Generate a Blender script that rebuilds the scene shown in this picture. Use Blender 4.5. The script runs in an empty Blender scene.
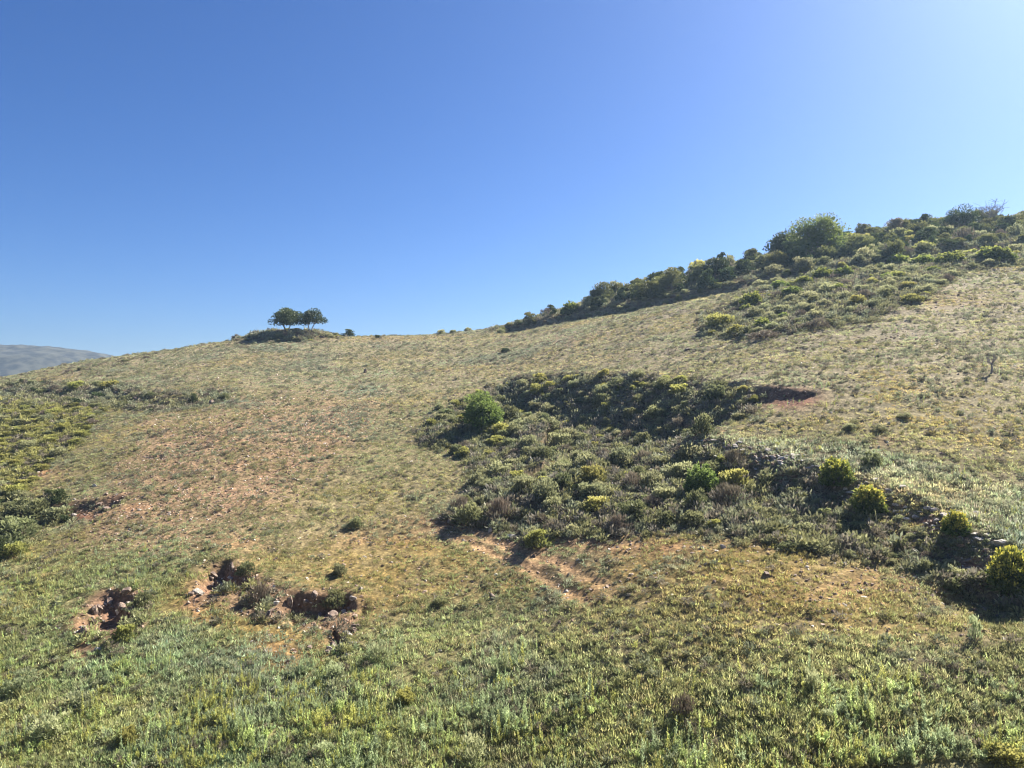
import bpy, math
import numpy as np
from mathutils import Vector

SC = bpy.context.scene
COL = SC.collection
F, U0, V0 = 745.0, 512.0, 384.0          # focal length and picture centre in pixels
H = 14.0
rng = np.random.default_rng(11)

# ------------------------------------------------------------------ noise
def _hash(ix, iy, seed):
    h = (ix.astype(np.int64) * 374761393 + iy.astype(np.int64) * 668265263 + seed * 974634777) & 0xFFFFFFFF
    h = ((h ^ (h >> 13)) * 1274126177) & 0xFFFFFFFF
    h = h ^ (h >> 16)
    return (h & 0xFFFF) / 65535.0
def noise(x, y, seed=0):
    ix = np.floor(x); iy = np.floor(y); fx = x - ix; fy = y - iy
    fx = fx * fx * (3 - 2 * fx); fy = fy * fy * (3 - 2 * fy)
    a = _hash(ix, iy, seed); b = _hash(ix + 1, iy, seed); c = _hash(ix, iy + 1, seed); d = _hash(ix + 1, iy + 1, seed)
    return (a + (b - a) * fx + (c - a) * fy + (a - b - c + d) * fx * fy) * 2 - 1
def fbm(x, y, seed=0, o=3):
    s = 0; a = 1; t = 0
    for i in range(o):
        s = s + a * noise(x * 2 ** i + 17.3 * i, y * 2 ** i - 9.1 * i, seed + i); t += a; a *= .5
    return s / t
def sst(a, b, x):
    t = np.clip((x - a) / (b - a), 0, 1); return t * t * (3 - 2 * t)

# ------------------------------------------------------------------ terrain
tabu = np.arange(-900, 2000.0)
sky_pts = [(-900, 395), (-500, 392), (-200, 387), (0, 379), (60, 367), (100, 359), (150, 352), (200, 345.5), (240, 340), (290, 338), (340, 338),
           (400, 337), (440, 334), (470, 330.5), (500, 328), (530, 321), (560, 312), (600, 300), (640, 290), (680, 281), (720, 270),
           (760, 259), (800, 249), (850, 240), (900, 233), (950, 227), (1024, 222), (1150, 208), (1400, 190), (2000, 185)]
R_pts = [(-900, 85), (0, 92), (150, 100), (290, 108), (500, 112), (700, 112), (860, 118), (1024, 124), (1400, 130), (2000, 130)]
def _tab(p, g=9):
    v = np.interp(tabu, [a for a, _ in p], [b for _, b in p])
    k = np.exp(-.5 * (np.arange(-30, 31) / g) ** 2); k /= k.sum()
    return np.convolve(np.pad(v, 30, mode='edge'), k, 'valid')
TT = (V0 - _tab(sky_pts)) / F
RT = _tab(R_pts, 20)
def skyT(u): return np.interp(u, tabu, TT)
def rdg(u): return np.interp(u, tabu, RT)
def unproj(u, v):                         # closed form on the smooth slope
    t = (V0 - v) / F
    iy = 1 / rdg(u) + max(skyT(u) - t, 0) / H
    y = 1 / iy
    return ((u - U0) / F * y, y)
def edge(pts):
    return np.array([unproj(*p) for p in pts])
# banks: polyline of the bank's top edge, drop, width of the face, length over which the slope recovers
BANKS = [
    (edge([(425, 428), (455, 402), (500, 384), (560, 377), (640, 378), (720, 385), (780, 394), (815, 408)]), 1.9, 5.5, 15.0, .12),
    (edge([(660, 428), (710, 441), (765, 455), (820, 468), (880, 488), (940, 514), (1000, 545), (1060, 580), (1150, 640)]), .75, 1.6, 9.0, .12),
    (edge([(-60, 392), (0, 389), (60, 388), (120, 391), (160, 397), (190, 401), (232, 398)]), .4, 1.2, 6.0, .1),
    (edge([(-60, 530), (0, 515), (40, 508), (75, 503), (135, 497)]), .45, .8, 4.0, .15),
    (edge([(190, 598), (210, 572), (232, 562), (262, 580)]), .6, .6, 2.5, .15),
    (edge([(255, 608), (280, 598), (310, 598), (345, 595), (358, 612)]), .6, .6, 2.5, .15),
    (edge([(332, 650), (345, 630), (358, 633)]), .35, .5, 2.0, .2),
    (edge([(75, 640), (92, 608), (118, 592), (150, 596)]), .6, .6, 2.5, .2),
    (edge([(480, 331), (560, 317), (620, 306), (700, 291), (768, 278), (860, 266), (940, 251), (1040, 243)]), .8, 1.2, 7.0, .1),
    (edge([(762, 387), (790, 389), (822, 400)]), .38, .8, 2.5, .15),
    (edge([(905, 562), (950, 552), (1010, 566)]), .3, .7, 3.0, .15),
    (edge([(40, 392), (42, 391)]), 0, 1, 1, .1),
]
RUTS = [edge([(392, 524), (430, 530), (470, 542), (520, 563), (560, 583), (590, 602), (612, 618)]),
        edge([(435, 520), (480, 536), (530, 552), (570, 567), (605, 588), (632, 612)])]
def seg_dist(x, y, P):
    best = np.full(x.shape, 1e9); sgn = np.zeros(x.shape); par = np.zeros(x.shape)
    L = np.hypot(*(P[1:] - P[:-1]).T); cum = np.concatenate([[0], np.cumsum(L)]); tot = cum[-1]
    for i in range(len(P) - 1):
        a, b = P[i], P[i + 1]; d = b - a; l2 = d @ d
        t = np.clip(((x - a[0]) * d[0] + (y - a[1]) * d[1]) / l2, 0, 1)
        qx = x - a[0] - t * d[0]; qy = y - a[1] - t * d[1]
        dd = np.hypot(qx, qy); m = dd < best - 1e-9
        cr = d[0] * qy - d[1] * qx
        best = np.where(m, dd, best); sgn = np.where(m, np.where(cr < 0, 1, -1), sgn)
        par = np.where(m, (cum[i] + t * math.sqrt(l2)) / tot, par)
    return best, sgn, par
MOUND = unproj(288, 339)
def ground(x, y):
    x = np.asarray(x, float); y = np.asarray(y, float)
    u = np.clip(U0 + F * x / np.maximum(y, .5), -900, 1999)
    T = skyT(u); R = rdg(u)
    s = T + H / R
    z1 = s * y - H
    z2 = T * R - .13 * (y - R)
    z2 = np.maximum(z2, -42 + .02 * (y - R))
    k = 1.3
    h = np.clip(.5 + .5 * (z2 - z1) / k, 0, 1); z = z2 * (1 - h) + z1 * h - k * h * (1 - h)
    z = z + .25 * k * np.exp(-((y - R) / 9) ** 2)
    far = np.clip(np.hypot(x, y) / 400 - .5, 0, 1)
    near = (y > 8) & (y < 170) & (u > -330) & (u < 1420)
    f = np.zeros(x.shape)
    if near.any():
        xn, yn = x[near], y[near]
        g = np.zeros(xn.shape)
        wx = xn + .8 * fbm(xn * .45, yn * .45, 71, 2); wy = yn + .8 * fbm(xn * .45, yn * .45, 72, 2)
        for P, D, w, Lr, fe in BANKS:
            if D == 0: continue
            mg = Lr + w + 3
            bb = (wx > P[:, 0].min() - mg) & (wx < P[:, 0].max() + mg) & (wy > P[:, 1].min() - mg) & (wy < P[:, 1].max() + mg)
            if not bb.any(): continue
            d, sg, pr = seg_dist(wx[bb], wy[bb], P); sd = d * sg
            prof = sst(-.15 * w, w, sd) * (1 - sst(w, w + Lr, sd))
            en = sst(0, fe, pr) * (1 - sst(1 - fe, 1, pr))
            lip = .12 * D * np.exp(-((sd + .5) / .6) ** 2)
            g[bb] += (-D * prof + lip) * en
        for P in RUTS:
            bb = (xn > P[:, 0].min() - 3) & (xn < P[:, 0].max() + 3) & (yn > P[:, 1].min() - 3) & (yn < P[:, 1].max() + 3)
            if bb.any():
                d, sg, pr = seg_dist(xn[bb] + .12 * noise(xn[bb], yn[bb], 5), yn[bb] + .12 * noise(xn[bb], yn[bb], 6), P)
                en = sst(0, .12, pr) * (1 - sst(.85, 1, pr))
                g[bb] += (-.05 * np.exp(-(d / .28) ** 2) + .03 * np.exp(-((d * sg - .5) / .22) ** 2)) * en
        g += .9 * np.exp(-((xn - MOUND[0]) / 6.0) ** 4 - ((yn - MOUND[1]) / 4) ** 2)
        un = u[near]
        g += .22 * fbm(xn * .11, yn * .13, 31, 2)
        g += .075 * fbm(xn * .55, yn * .7, 33, 2)
        g += .035 * fbm(xn * 1.9, yn * 2.1, 35, 2)
        g += .022 * noise(xn * 6, yn * 6, 39)
        tr = np.abs(noise(xn * .13 + 3, yn * 1.0, 44))            # sheep terracettes
        g += .16 * tr * sst(650, 850, un) * sst(45, 60, yn)
        f[near] = g * sst(8, 18, yn) * (1 - sst(150, 170, yn))
    z = z + f
    zb = -1.7 - 1.15 * np.maximum(0, y - 3.2) + .04 * np.maximum(0, -y)
    zb = np.maximum(zb, -40)
    h = np.clip(.5 + .5 * (zb - z) / 1.5, 0, 1)
    z = z * (1 - h) + zb * h + .4 * h * (1 - h)
    return z + far * 3 * noise(x * .004, y * .004, 3)

ys_march = np.concatenate([np.arange(14, 60, .12), np.arange(60, 150, .25)])
def at(u, v):
    """point where the line of sight through pixel (u, v) meets the ground"""
    x = (u - U0) / F * ys_march
    t = ground(x, ys_march) / ys_march
    tv = (V0 - v) / F
    w = np.nonzero(t >= tv)[0]
    i = w[0] if len(w) else int(np.argmax(t))
    y = ys_march[i]; x = (u - U0) / F * y
    return x, y, float(ground(np.array([x]), np.array([y]))[0])

# ------------------------------------------------------------------ zones of ground cover (where the plants grow)
def pmask(U, V, poly, soft=8):
    P = np.array(poly, float)
    out = np.zeros(U.shape)
    m = (U > P[:, 0].min() - soft) & (U < P[:, 0].max() + soft) & (V > P[:, 1].min() - soft) & (V < P[:, 1].max() + soft)
    if not m.any(): return out
    u, v = U[m], V[m]; ins = np.zeros(u.shape, bool); d = np.full(u.shape, 1e9)
    for i in range(len(P)):
        a, b = P[i], P[(i + 1) % len(P)]
        c = ((a[1] > v) != (b[1] > v)) & (u < (b[0] - a[0]) * (v - a[1]) / (b[1] - a[1] + 1e-9) + a[0])
        ins ^= c
        e = b - a; t = np.clip(((u - a[0]) * e[0] + (v - a[1]) * e[1]) / (e @ e + 1e-9), 0, 1)
        d = np.minimum(d, np.hypot(u - a[0] - t * e[0], v - a[1] - t * e[1]))
    s = np.where(ins, d, -d)
    out[m] = sst(-soft, soft, s)
    return out
def blob(U, V, u, v, ru, rv): return np.exp(-((U - u) / ru) ** 2 - ((V - v) / rv) ** 2)
THICK = [(418, 440), (440, 408), (465, 394), (520, 379), (600, 375), (690, 379), (750, 388), (772, 398), (765, 415), (715, 428), (690, 440),
         (740, 458), (800, 468), (850, 488), (900, 515), (950, 545), (1000, 575), (1060, 600), (1060, 640), (985, 600), (930, 575), (870, 560),
         (800, 555), (740, 540), (680, 530), (610, 545), (540, 548), (480, 535), (440, 522), (470, 492), (478, 462), (440, 448)]
UPPER = [(700, 336), (705, 318), (740, 295), (790, 274), (860, 264), (940, 252), (1060, 242), (1060, 262), (960, 272), (940, 290), (890, 312),
         (840, 328), (790, 334), (740, 338)]
TOPS = [(490, 331), (560, 317), (620, 305), (700, 290), (768, 277), (860, 265), (940, 250), (1100, 240), (1100, 150), (490, 150)]
YEL = [(-80, 400), (0, 402), (60, 407), (108, 407), (95, 422), (85, 440), (55, 465), (30, 490), (10, 497), (-80, 510)]
LTER = [(-80, 385), (60, 383), (120, 384), (160, 392), (225, 392), (230, 403), (190, 409), (150, 413), (100, 410), (50, 408), (-80, 408)]
LLOW = [(-80, 510), (45, 492), (80, 505), (78, 520), (40, 530), (20, 550), (-80, 565)]
STRIP = [(700, 436), (760, 438), (830, 440), (900, 455), (1060, 500), (1060, 565), (1000, 540), (940, 508), (880, 482), (820, 463), (760, 452)]
OUTC = [(185, 605), (215, 565), (262, 575), (300, 590), (350, 592), (362, 620), (352, 700), (335, 690), (340, 640), (300, 625), (255, 620), (225, 600)]
GARC = [(75, 650), (92, 605), (120, 590), (150, 592), (140, 630), (100, 665)]
MNDP = [(232, 340), (262, 325), (345, 325), (350, 336), (300, 342)]

def zones(x, y, z):
    U = U0 + F * x / np.maximum(y, 1); V = V0 - F * z / np.maximum(y, 1)
    Uw = U + 14 * fbm(x * .35, y * .35, 51, 3); Vw = V + 6 * fbm(x * .35, y * .35, 52, 3)
    Z = dict(U=U, V=V)
    front = (y > 10)
    Z['thick'] = pmask(Uw, Vw, THICK, 7); Z['upper'] = pmask(Uw, Vw, UPPER, 5); Z['tops'] = pmask(Uw, V, TOPS, 3)
    Z['yel'] = pmask(Uw, Vw, YEL, 6); Z['lter'] = pmask(Uw, V, LTER, 3); Z['llow'] = pmask(Uw, Vw, LLOW, 6)
    Z['strip'] = pmask(Uw, Vw, STRIP, 8)
    Z['outc'] = np.maximum(pmask(Uw, Vw, OUTC, 8), pmask(Uw, Vw, GARC, 8))
    Z['mound'] = pmask(U, V, MNDP, 4)
    n1 = fbm(x * .22, y * .22, 61, 3); n2 = fbm(x * .8, y * .8, 62, 3)
    Z['lush'] = np.clip(sst(520, 680, Vw + 50 * n1 - .12 * np.abs(U - 60) + 10) + .6 * sst(500, 600, Vw) * (1 - sst(150, 300, Uw)), 0, 1)
    st = pmask(Uw, Vw, [(150, 420), (330, 395), (380, 410), (330, 470), (270, 515), (200, 545), (110, 565), (70, 545), (110, 490)], 30)
    Z['stony'] = np.clip(st * (.75 + .6 * n2), 0, 1)
    oc = pmask(Uw, Vw, [(140, 600), (200, 568), (300, 556), (400, 535), (470, 548), (560, 590), (640, 540), (700, 528), (860, 558), (960, 588), (1010, 625),
                        (900, 645), (800, 620), (700, 602), (600, 608), (480, 590), (400, 612), (330, 660), (280, 670), (230, 630)], 18)
    Z['ochre'] = np.clip(oc * (.8 + .7 * n2), 0, 1)
    so = .9 * blob(Uw, Vw, 45, 470, 22, 9) + .8 * blob(Uw, Vw, 20, 492, 16, 6) + 1.1 * blob(Uw, Vw, 85, 514, 18, 5) + .6 * blob(Uw, Vw, 130, 506, 20, 6)
    so = so + .8 * blob(Uw, Vw, 198, 600, 14, 18) + .6 * blob(Uw, Vw, 280, 650, 35, 14) + .9 * blob(Uw, Vw, 80, 640, 9, 22) + .5 * blob(Uw, Vw, 240, 545, 40, 9)
    so = so + .7 * blob(Uw, Vw, 700, 428, 26, 4) + .6 * blob(Uw, Vw, 885, 440, 14, 6) + .7 * blob(Uw, Vw, 640, 546, 90, 8) + .8 * blob(Uw, Vw, 440, 523, 40, 5)
    so = so + .25 * blob(Uw, Vw, 550, 570, 60, 16) + .45 * blob(Uw, Vw, 870, 588, 80, 14) + .5 * blob(Uw, Vw, 385, 540, 60, 9) + .35 * blob(Uw, Vw, 560, 340, 50, 4) + .35 * blob(Uw, Vw, 950, 300, 50, 8)
    Z['soil'] = np.clip(so * (1 + .8 * n2), 0, 1)
    Z['red'] = np.clip(1.6 * blob(U + 4 * n2, V + 3 * n2, 791, 399, 25, 9) + 1.4 * blob(U, V, 962, 568, 22, 8) + 1.2 * blob(U, V, 928, 522, 12, 5)
                       + blob(Uw, Vw, 82, 514, 10, 4) + .9 * blob(Uw, Vw, 112, 622, 16, 12), 0, 1)
    rut = np.zeros(x.shape)
    nb = front & (U > 330) & (U < 700) & (V > 500) & (V < 650)
    if nb.any():
        for P in RUTS:
            d, sg, pr = seg_dist(x[nb] + .25 * noise(x[nb] * 2, y[nb] * 2, 5), y[nb] + .25 * noise(x[nb] * 2, y[nb] * 2, 6), P)
            rut[nb] = np.maximum(rut[nb], np.exp(-(d / .32) ** 4) * sst(0, .25, pr) * (1 - sst(.75, 1, pr)) * (.85 + .5 * n2[nb]))
    Z['rut'] = np.clip(rut, 0, 1)
    Z['grey'] = np.clip(sst(.15, .5, n1 + .9 * blob(Uw, Vw, 340, 425, 70, 16) + .6 * blob(Uw, Vw, 270, 362, 45, 5) + .5 * blob(Uw, Vw, 680, 660, 80, 30) + .5 * blob(Uw, Vw, 400, 700, 90, 30)) + .9 * Z['strip'], 0, 1)
    Z['high'] = 1 - sst(345, 440, Vw + 10 * n1)
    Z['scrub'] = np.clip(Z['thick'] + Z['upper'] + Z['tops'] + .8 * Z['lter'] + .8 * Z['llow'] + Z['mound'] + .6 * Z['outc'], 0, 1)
    fc = np.zeros(x.shape)
    for bi in (3, 4, 5, 6, 7, 9):
        P, D, w, Lr, fe = BANKS[bi]
        bb = front & (x > P[:, 0].min() - 3) & (x < P[:, 0].max() + 3) & (y > P[:, 1].min() - 3) & (y < P[:, 1].max() + 3)
        if bb.any():
            wx = x[bb] + .8 * fbm(x[bb] * .45, y[bb] * .45, 71, 2); wy = y[bb] + .8 * fbm(x[bb] * .45, y[bb] * .45, 72, 2)
            d, sg, pr = seg_dist(wx, wy, P); fc[bb] = np.maximum(fc[bb], np.exp(-((d * sg - .35) / .75) ** 2) * sst(0, .1, pr) * (1 - sst(.9, 1, pr)) * (.8 + .9 * n2[bb]))
    Z['face'] = np.clip(fc, 0, 1)
    Z['thick'] = Z['thick'] * (1 - .55 * sst(745, 800, U))
    Z['n1'] = n1; Z['n2'] = n2
    return Z
def mixc(c, col, f):
    return c + (np.array(col) - c) * f[:, None]
def ground_col(Z):
    n = Z['U'].shape[0]
    c = np.tile(np.array([.215, .18, .095]), (n, 1))
    c = mixc(c, (.27, .225, .145), Z['high'] * .8)
    c = mixc(c, (.30, .19, .115), Z['stony'] * .9)
    c = mixc(c, (.20, .19, .085), Z['lush'] * .75)
    c = mixc(c, (.27, .185, .06), Z['ochre'] * .75)
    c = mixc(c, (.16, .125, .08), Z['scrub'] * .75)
    c = mixc(c, (.20, .19, .06), Z['yel'] * .7)
    c = mixc(c, (.34, .19, .095), Z['soil'] * .9)
    c = mixc(c, (.23, .11, .07), Z['red'] * .95)
    c = mixc(c, (.24, .15, .10), Z['outc'] * .6)
    c = mixc(c, (.19, .11, .075), Z['face'] * .7)
    c = mixc(c, (.40, .25, .135), Z['rut'] * .85)
    return np.clip(c * (1 + .15 * Z['n2'][:, None]), .01, .9)
def plant_col(Z, n):
    c = np.tile(np.array([.37, .36, .15]), (n, 1))
    c = mixc(c, (.39, .365, .21), Z['high'] * .7 * (1 - .6 * sst(560, 760, Z['U'])))
    c = mixc(c, (.28, .24, .13), Z['stony'] * .6)
    c = mixc(c, (.46, .48, .18), Z['lush'] * .8)
    c = mixc(c, (.35, .32, .10), Z['ochre'] * .75)
    c = mixc(c, (.36, .38, .26), Z['grey'] * .6)
    c = mixc(c, (.38, .40, .25), Z['strip'] * .6)
    c = mixc(c, (.36, .35, .12), Z['yel'] * .8)
    g = c.mean(1, keepdims=True)
    return np.clip(c * .86 + g * .14, .01, .9)

# ------------------------------------------------------------------ mesh helpers
def make_mesh(name, verts, faces_flat, counts, mats, attrs=None, matidx=None, smooth=False):
    me = bpy.data.meshes.new(name)
    verts = np.asarray(verts, np.float32); n = len(verts)
    me.vertices.add(n); me.vertices.foreach_set('co', verts.ravel())
    ff = np.asarray(faces_flat, np.int32).ravel(); me.loops.add(len(ff)); me.loops.foreach_set('vertex_index', ff)
    counts = np.asarray(counts, np.int32); me.polygons.add(len(counts))
    st = np.zeros(len(counts), np.int32); st[1:] = np.cumsum(counts)[:-1]
    me.polygons.foreach_set('loop_start', st); me.polygons.foreach_set('loop_total', counts)
    if matidx is not None: me.polygons.foreach_set('material_index', np.asarray(matidx, np.int32))
    if smooth: me.polygons.foreach_set('use_smooth', np.ones(len(counts), bool))
    for m in mats: me.materials.append(m)
    for k, v in (attrs or {}).items():
        a = me.attributes.new(k, 'FLOAT_COLOR', 'POINT')
        c4 = np.ones((n, 4), np.float32); c4[:, :3] = v; a.data.foreach_set('color', c4.ravel())
    me.update(); me.validate()
    return me
def link(name, me, parent=None, loc=(0, 0, 0), rz=0, scale=1):
    o = bpy.data.objects.new(name, me); COL.objects.link(o)
    o.location = loc; o.rotation_euler = (0, 0, rz)
    o.scale = (scale,) * 3 if np.isscalar(scale) else scale
    if parent: o.parent = parent
    return o
def tag(o, label=None, cat=None, group=None, kind=None):
    for k, v in (('label', label), ('category', cat), ('group', group), ('kind', kind)):
        if v: o[k] = v
    return o

# ------------------------------------------------------------------ materials
def nmat(name):
    m = bpy.data.materials.new(name); m.use_nodes = True; nt = m.node_tree; nt.nodes.clear()
    out = nt.nodes.new('ShaderNodeOutputMaterial')
    return m, nt, out
def N(nt, t, **k):
    n = nt.nodes.new(t)
    for a, b in k.items(): setattr(n, a, b)
    return n
def mixrgb(nt, fac, a, b, blend='MIX'):
    n = N(nt, 'ShaderNodeMix', data_type='RGBA', blend_type=blend)
    for s, v in ((0, fac), (6, a), (7, b)):
        if isinstance(v, bpy.types.NodeSocket): nt.links.new(v, n.inputs[s])
        elif s == 0: n.inputs[0].default_value = v
        else: n.inputs[s].default_value = (*v, 1)
    return n.outputs[2]
def leaf_mat(name, dark, light, tip, tint=False, transl=.4, vary=.25, tipgain=1.0):
    m, nt, out = nmat(name); L = nt.links.new
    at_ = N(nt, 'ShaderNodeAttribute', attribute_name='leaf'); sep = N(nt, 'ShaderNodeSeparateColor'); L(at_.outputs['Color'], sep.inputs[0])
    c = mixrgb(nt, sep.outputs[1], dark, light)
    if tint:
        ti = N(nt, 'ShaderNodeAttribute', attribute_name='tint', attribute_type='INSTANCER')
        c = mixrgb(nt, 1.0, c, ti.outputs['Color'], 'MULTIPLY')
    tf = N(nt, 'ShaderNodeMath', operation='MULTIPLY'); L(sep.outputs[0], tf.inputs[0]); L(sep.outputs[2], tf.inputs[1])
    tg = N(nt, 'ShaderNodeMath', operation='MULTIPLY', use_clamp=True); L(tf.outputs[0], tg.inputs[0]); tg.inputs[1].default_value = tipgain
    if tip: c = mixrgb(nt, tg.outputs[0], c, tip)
    if not tint:
        oi = N(nt, 'ShaderNodeObjectInfo'); mr = N(nt, 'ShaderNodeMapRange'); L(oi.outputs['Random'], mr.inputs[0])
        mr.inputs[3].default_value = 1 - vary; mr.inputs[4].default_value = 1 + vary
        hs = N(nt, 'ShaderNodeHueSaturation'); L(c, hs.inputs['Color']); L(mr.outputs[0], hs.inputs['Value'])
        m2 = N(nt, 'ShaderNodeMath', operation='MULTIPLY'); L(oi.outputs['Random'], m2.inputs[0]); m2.inputs[1].default_value = 37.1
        m3 = N(nt, 'ShaderNodeMath', operation='FRACT'); L(m2.outputs[0], m3.inputs[0])
        m4 = N(nt, 'ShaderNodeMapRange'); L(m3.outputs[0], m4.inputs[0]); m4.inputs[3].default_value = .485; m4.inputs[4].default_value = .515
        L(m4.outputs[0], hs.inputs['Hue']); c = hs.outputs[0]
    d = N(nt, 'ShaderNodeBsdfPrincipled'); d.inputs['Roughness'].default_value = .6; d.inputs['Specular IOR Level'].default_value = .25
    L(c, d.inputs['Base Color'])
    t = N(nt, 'ShaderNodeBsdfTranslucent'); L(c, t.inputs[0])
    mx = N(nt, 'ShaderNodeMixShader'); mx.inputs[0].default_value = transl; L(d.outputs[0], mx.inputs[1]); L(t.outputs[0], mx.inputs[2]); L(mx.outputs[0], out.inputs[0])
    return m
def bark_mat(name, a, b):
    m, nt, out = nmat(name); L = nt.links.new
    tc = N(nt, 'ShaderNodeTexCoord'); no = N(nt, 'ShaderNodeTexNoise'); no.inputs['Scale'].default_value = 9; L(tc.outputs['Object'], no.inputs[0])
    c = mixrgb(nt, no.outputs[0], a, b); d = N(nt, 'ShaderNodeBsdfPrincipled'); d.inputs['Roughness'].default_value = .9; L(c, d.inputs['Base Color']); L(d.outputs[0], out.inputs[0])
    return m
def rock_mat(name, a, b, lichen, tint=False):
    m, nt, out = nmat(name); L = nt.links.new
    tc = N(nt, 'ShaderNodeTexCoord'); no = N(nt, 'ShaderNodeTexNoise'); no.inputs['Scale'].default_value = 3; no.inputs['Detail'].default_value = 8; L(tc.outputs['Object'], no.inputs[0])
    cr = N(nt, 'ShaderNodeMapRange'); L(no.outputs[0], cr.inputs[0]); cr.inputs[1].default_value = .35; cr.inputs[2].default_value = .65
    c = mixrgb(nt, cr.outputs[0], a, b)
    n2 = N(nt, 'ShaderNodeTexNoise'); n2.inputs['Scale'].default_value = 8; L(tc.outputs['Object'], n2.inputs[0])
    c2 = N(nt, 'ShaderNodeMapRange'); L(n2.outputs[0], c2.inputs[0]); c2.inputs[1].default_value = .55; c2.inputs[2].default_value = .65
    c = mixrgb(nt, c2.outputs[0], c, lichen)
    if tint:
        ti = N(nt, 'ShaderNodeAttribute', attribute_name='tint', attribute_type='INSTANCER'); c = mixrgb(nt, 1.0, c, ti.outputs['Color'], 'MULTIPLY')
    d = N(nt, 'ShaderNodeBsdfPrincipled'); d.inputs['Roughness'].default_value = .85; L(c, d.inputs['Base Color'])
    bp = N(nt, 'ShaderNodeBump'); bp.inputs['Strength'].default_value = .6; bp.inputs['Distance'].default_value = .05; L(no.outputs[0], bp.inputs['Height']); L(bp.outputs[0], d.inputs['Normal'])
    L(d.outputs[0], out.inputs[0])
    return m
M = dict(
    grass=leaf_mat('grass_blades', (.55, .55, .55), (1.25, 1.25, 1.2), None, tint=True, transl=.55),
    weed=leaf_mat('weed_leaves', (.5, .6, .55), (1.15, 1.2, 1.1), None, tint=True, transl=.55),
    cushion=leaf_mat('cushion_leaves', (.4, .42, .42), (1.0, 1.0, 1.0), None, tint=True, transl=.3),
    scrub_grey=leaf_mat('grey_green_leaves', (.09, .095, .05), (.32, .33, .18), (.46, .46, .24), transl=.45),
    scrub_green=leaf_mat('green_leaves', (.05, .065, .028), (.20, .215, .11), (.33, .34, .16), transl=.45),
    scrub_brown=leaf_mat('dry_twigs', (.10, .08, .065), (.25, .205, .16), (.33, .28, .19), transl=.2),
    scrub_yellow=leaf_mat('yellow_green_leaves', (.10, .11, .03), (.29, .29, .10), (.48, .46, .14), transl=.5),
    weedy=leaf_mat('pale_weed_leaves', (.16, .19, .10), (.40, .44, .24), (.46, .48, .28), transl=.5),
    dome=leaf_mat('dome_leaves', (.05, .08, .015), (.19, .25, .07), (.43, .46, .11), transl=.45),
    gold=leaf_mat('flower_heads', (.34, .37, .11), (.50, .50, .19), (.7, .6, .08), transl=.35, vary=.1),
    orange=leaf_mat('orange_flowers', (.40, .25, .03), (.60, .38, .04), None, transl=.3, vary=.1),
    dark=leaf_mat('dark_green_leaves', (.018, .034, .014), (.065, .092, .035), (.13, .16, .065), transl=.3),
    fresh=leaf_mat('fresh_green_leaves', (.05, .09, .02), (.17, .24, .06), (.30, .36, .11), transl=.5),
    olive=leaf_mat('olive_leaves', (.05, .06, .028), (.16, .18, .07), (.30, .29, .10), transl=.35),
    bark=bark_mat('bark', (.09, .07, .055), (.22, .19, .16)),
    greybark=bark_mat('grey_bark', (.16, .14, .13), (.34, .31, .29)),
    rock=rock_mat('weathered_rock', (.16, .13, .12), (.36, .31, .28), (.45, .42, .36)),
    pale=rock_mat('pale_rock', (.28, .25, .22), (.50, .46, .40), (.24, .22, .19)),
    rust=rock_mat('rusty_rock', (.09, .06, .05), (.20, .135, .10), (.30, .26, .21)),
    stone=rock_mat('loose_stones', (.45, .42, .40), (.9, .88, .85), (1, 1, 1), tint=True),
)

# ------------------------------------------------------------------ leaf geometry
def leaves(base, d, ln, wd, r, heightf, rnd=None):
    """rhombic leaves: base points, directions, length, width -> verts, attr(leaf: along, random, height)"""
    n = len(base)
    d = d / (np.linalg.norm(d, axis=1, keepdims=True) + 1e-9)
    s = np.cross(d, r.normal(size=(n, 3))); s /= np.linalg.norm(s, axis=1, keepdims=True) + 1e-9
    ln = np.broadcast_to(np.asarray(ln, float), (n,))[:, None]; wd = np.broadcast_to(np.asarray(wd, float), (n,))[:, None]
    v = np.stack([base, base + d * ln * .55 + s * wd * .5, base + d * ln, base + d * ln * .5 - s * wd * .5], 1).reshape(-1, 3)
    rn = r.random(n) if rnd is None else rnd
    a = np.zeros((n, 4, 3)); a[:, :, 0] = np.array([0, .6, 1, .6]); a[:, :, 1] = rn[:, None]; a[:, :, 2] = heightf[:, None]
    return v, a.reshape(-1, 3)
def tube_path(pts, rad, k=5):
    pts = np.asarray(pts, float); V = []; Fc = []
    for i, p in enumerate(pts):
        t = pts[min(i + 1, len(pts) - 1)] - pts[max(i - 1, 0)]; t /= np.linalg.norm(t) + 1e-9
        a = np.cross(t, [.3, .9, .1]); a /= np.linalg.norm(a) + 1e-9; b = np.cross(t, a)
        for j in range(k):
            an = 2 * math.pi * j / k; V.append(p + rad[i] * (a * math.cos(an) + b * math.sin(an)))
    for i in range(len(pts) - 1):
        for j in range(k):
            Fc.append((i * k + j, i * k + (j + 1) % k, (i + 1) * k + (j + 1) % k, (i + 1) * k + j))
    return np.array(V), Fc
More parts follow.
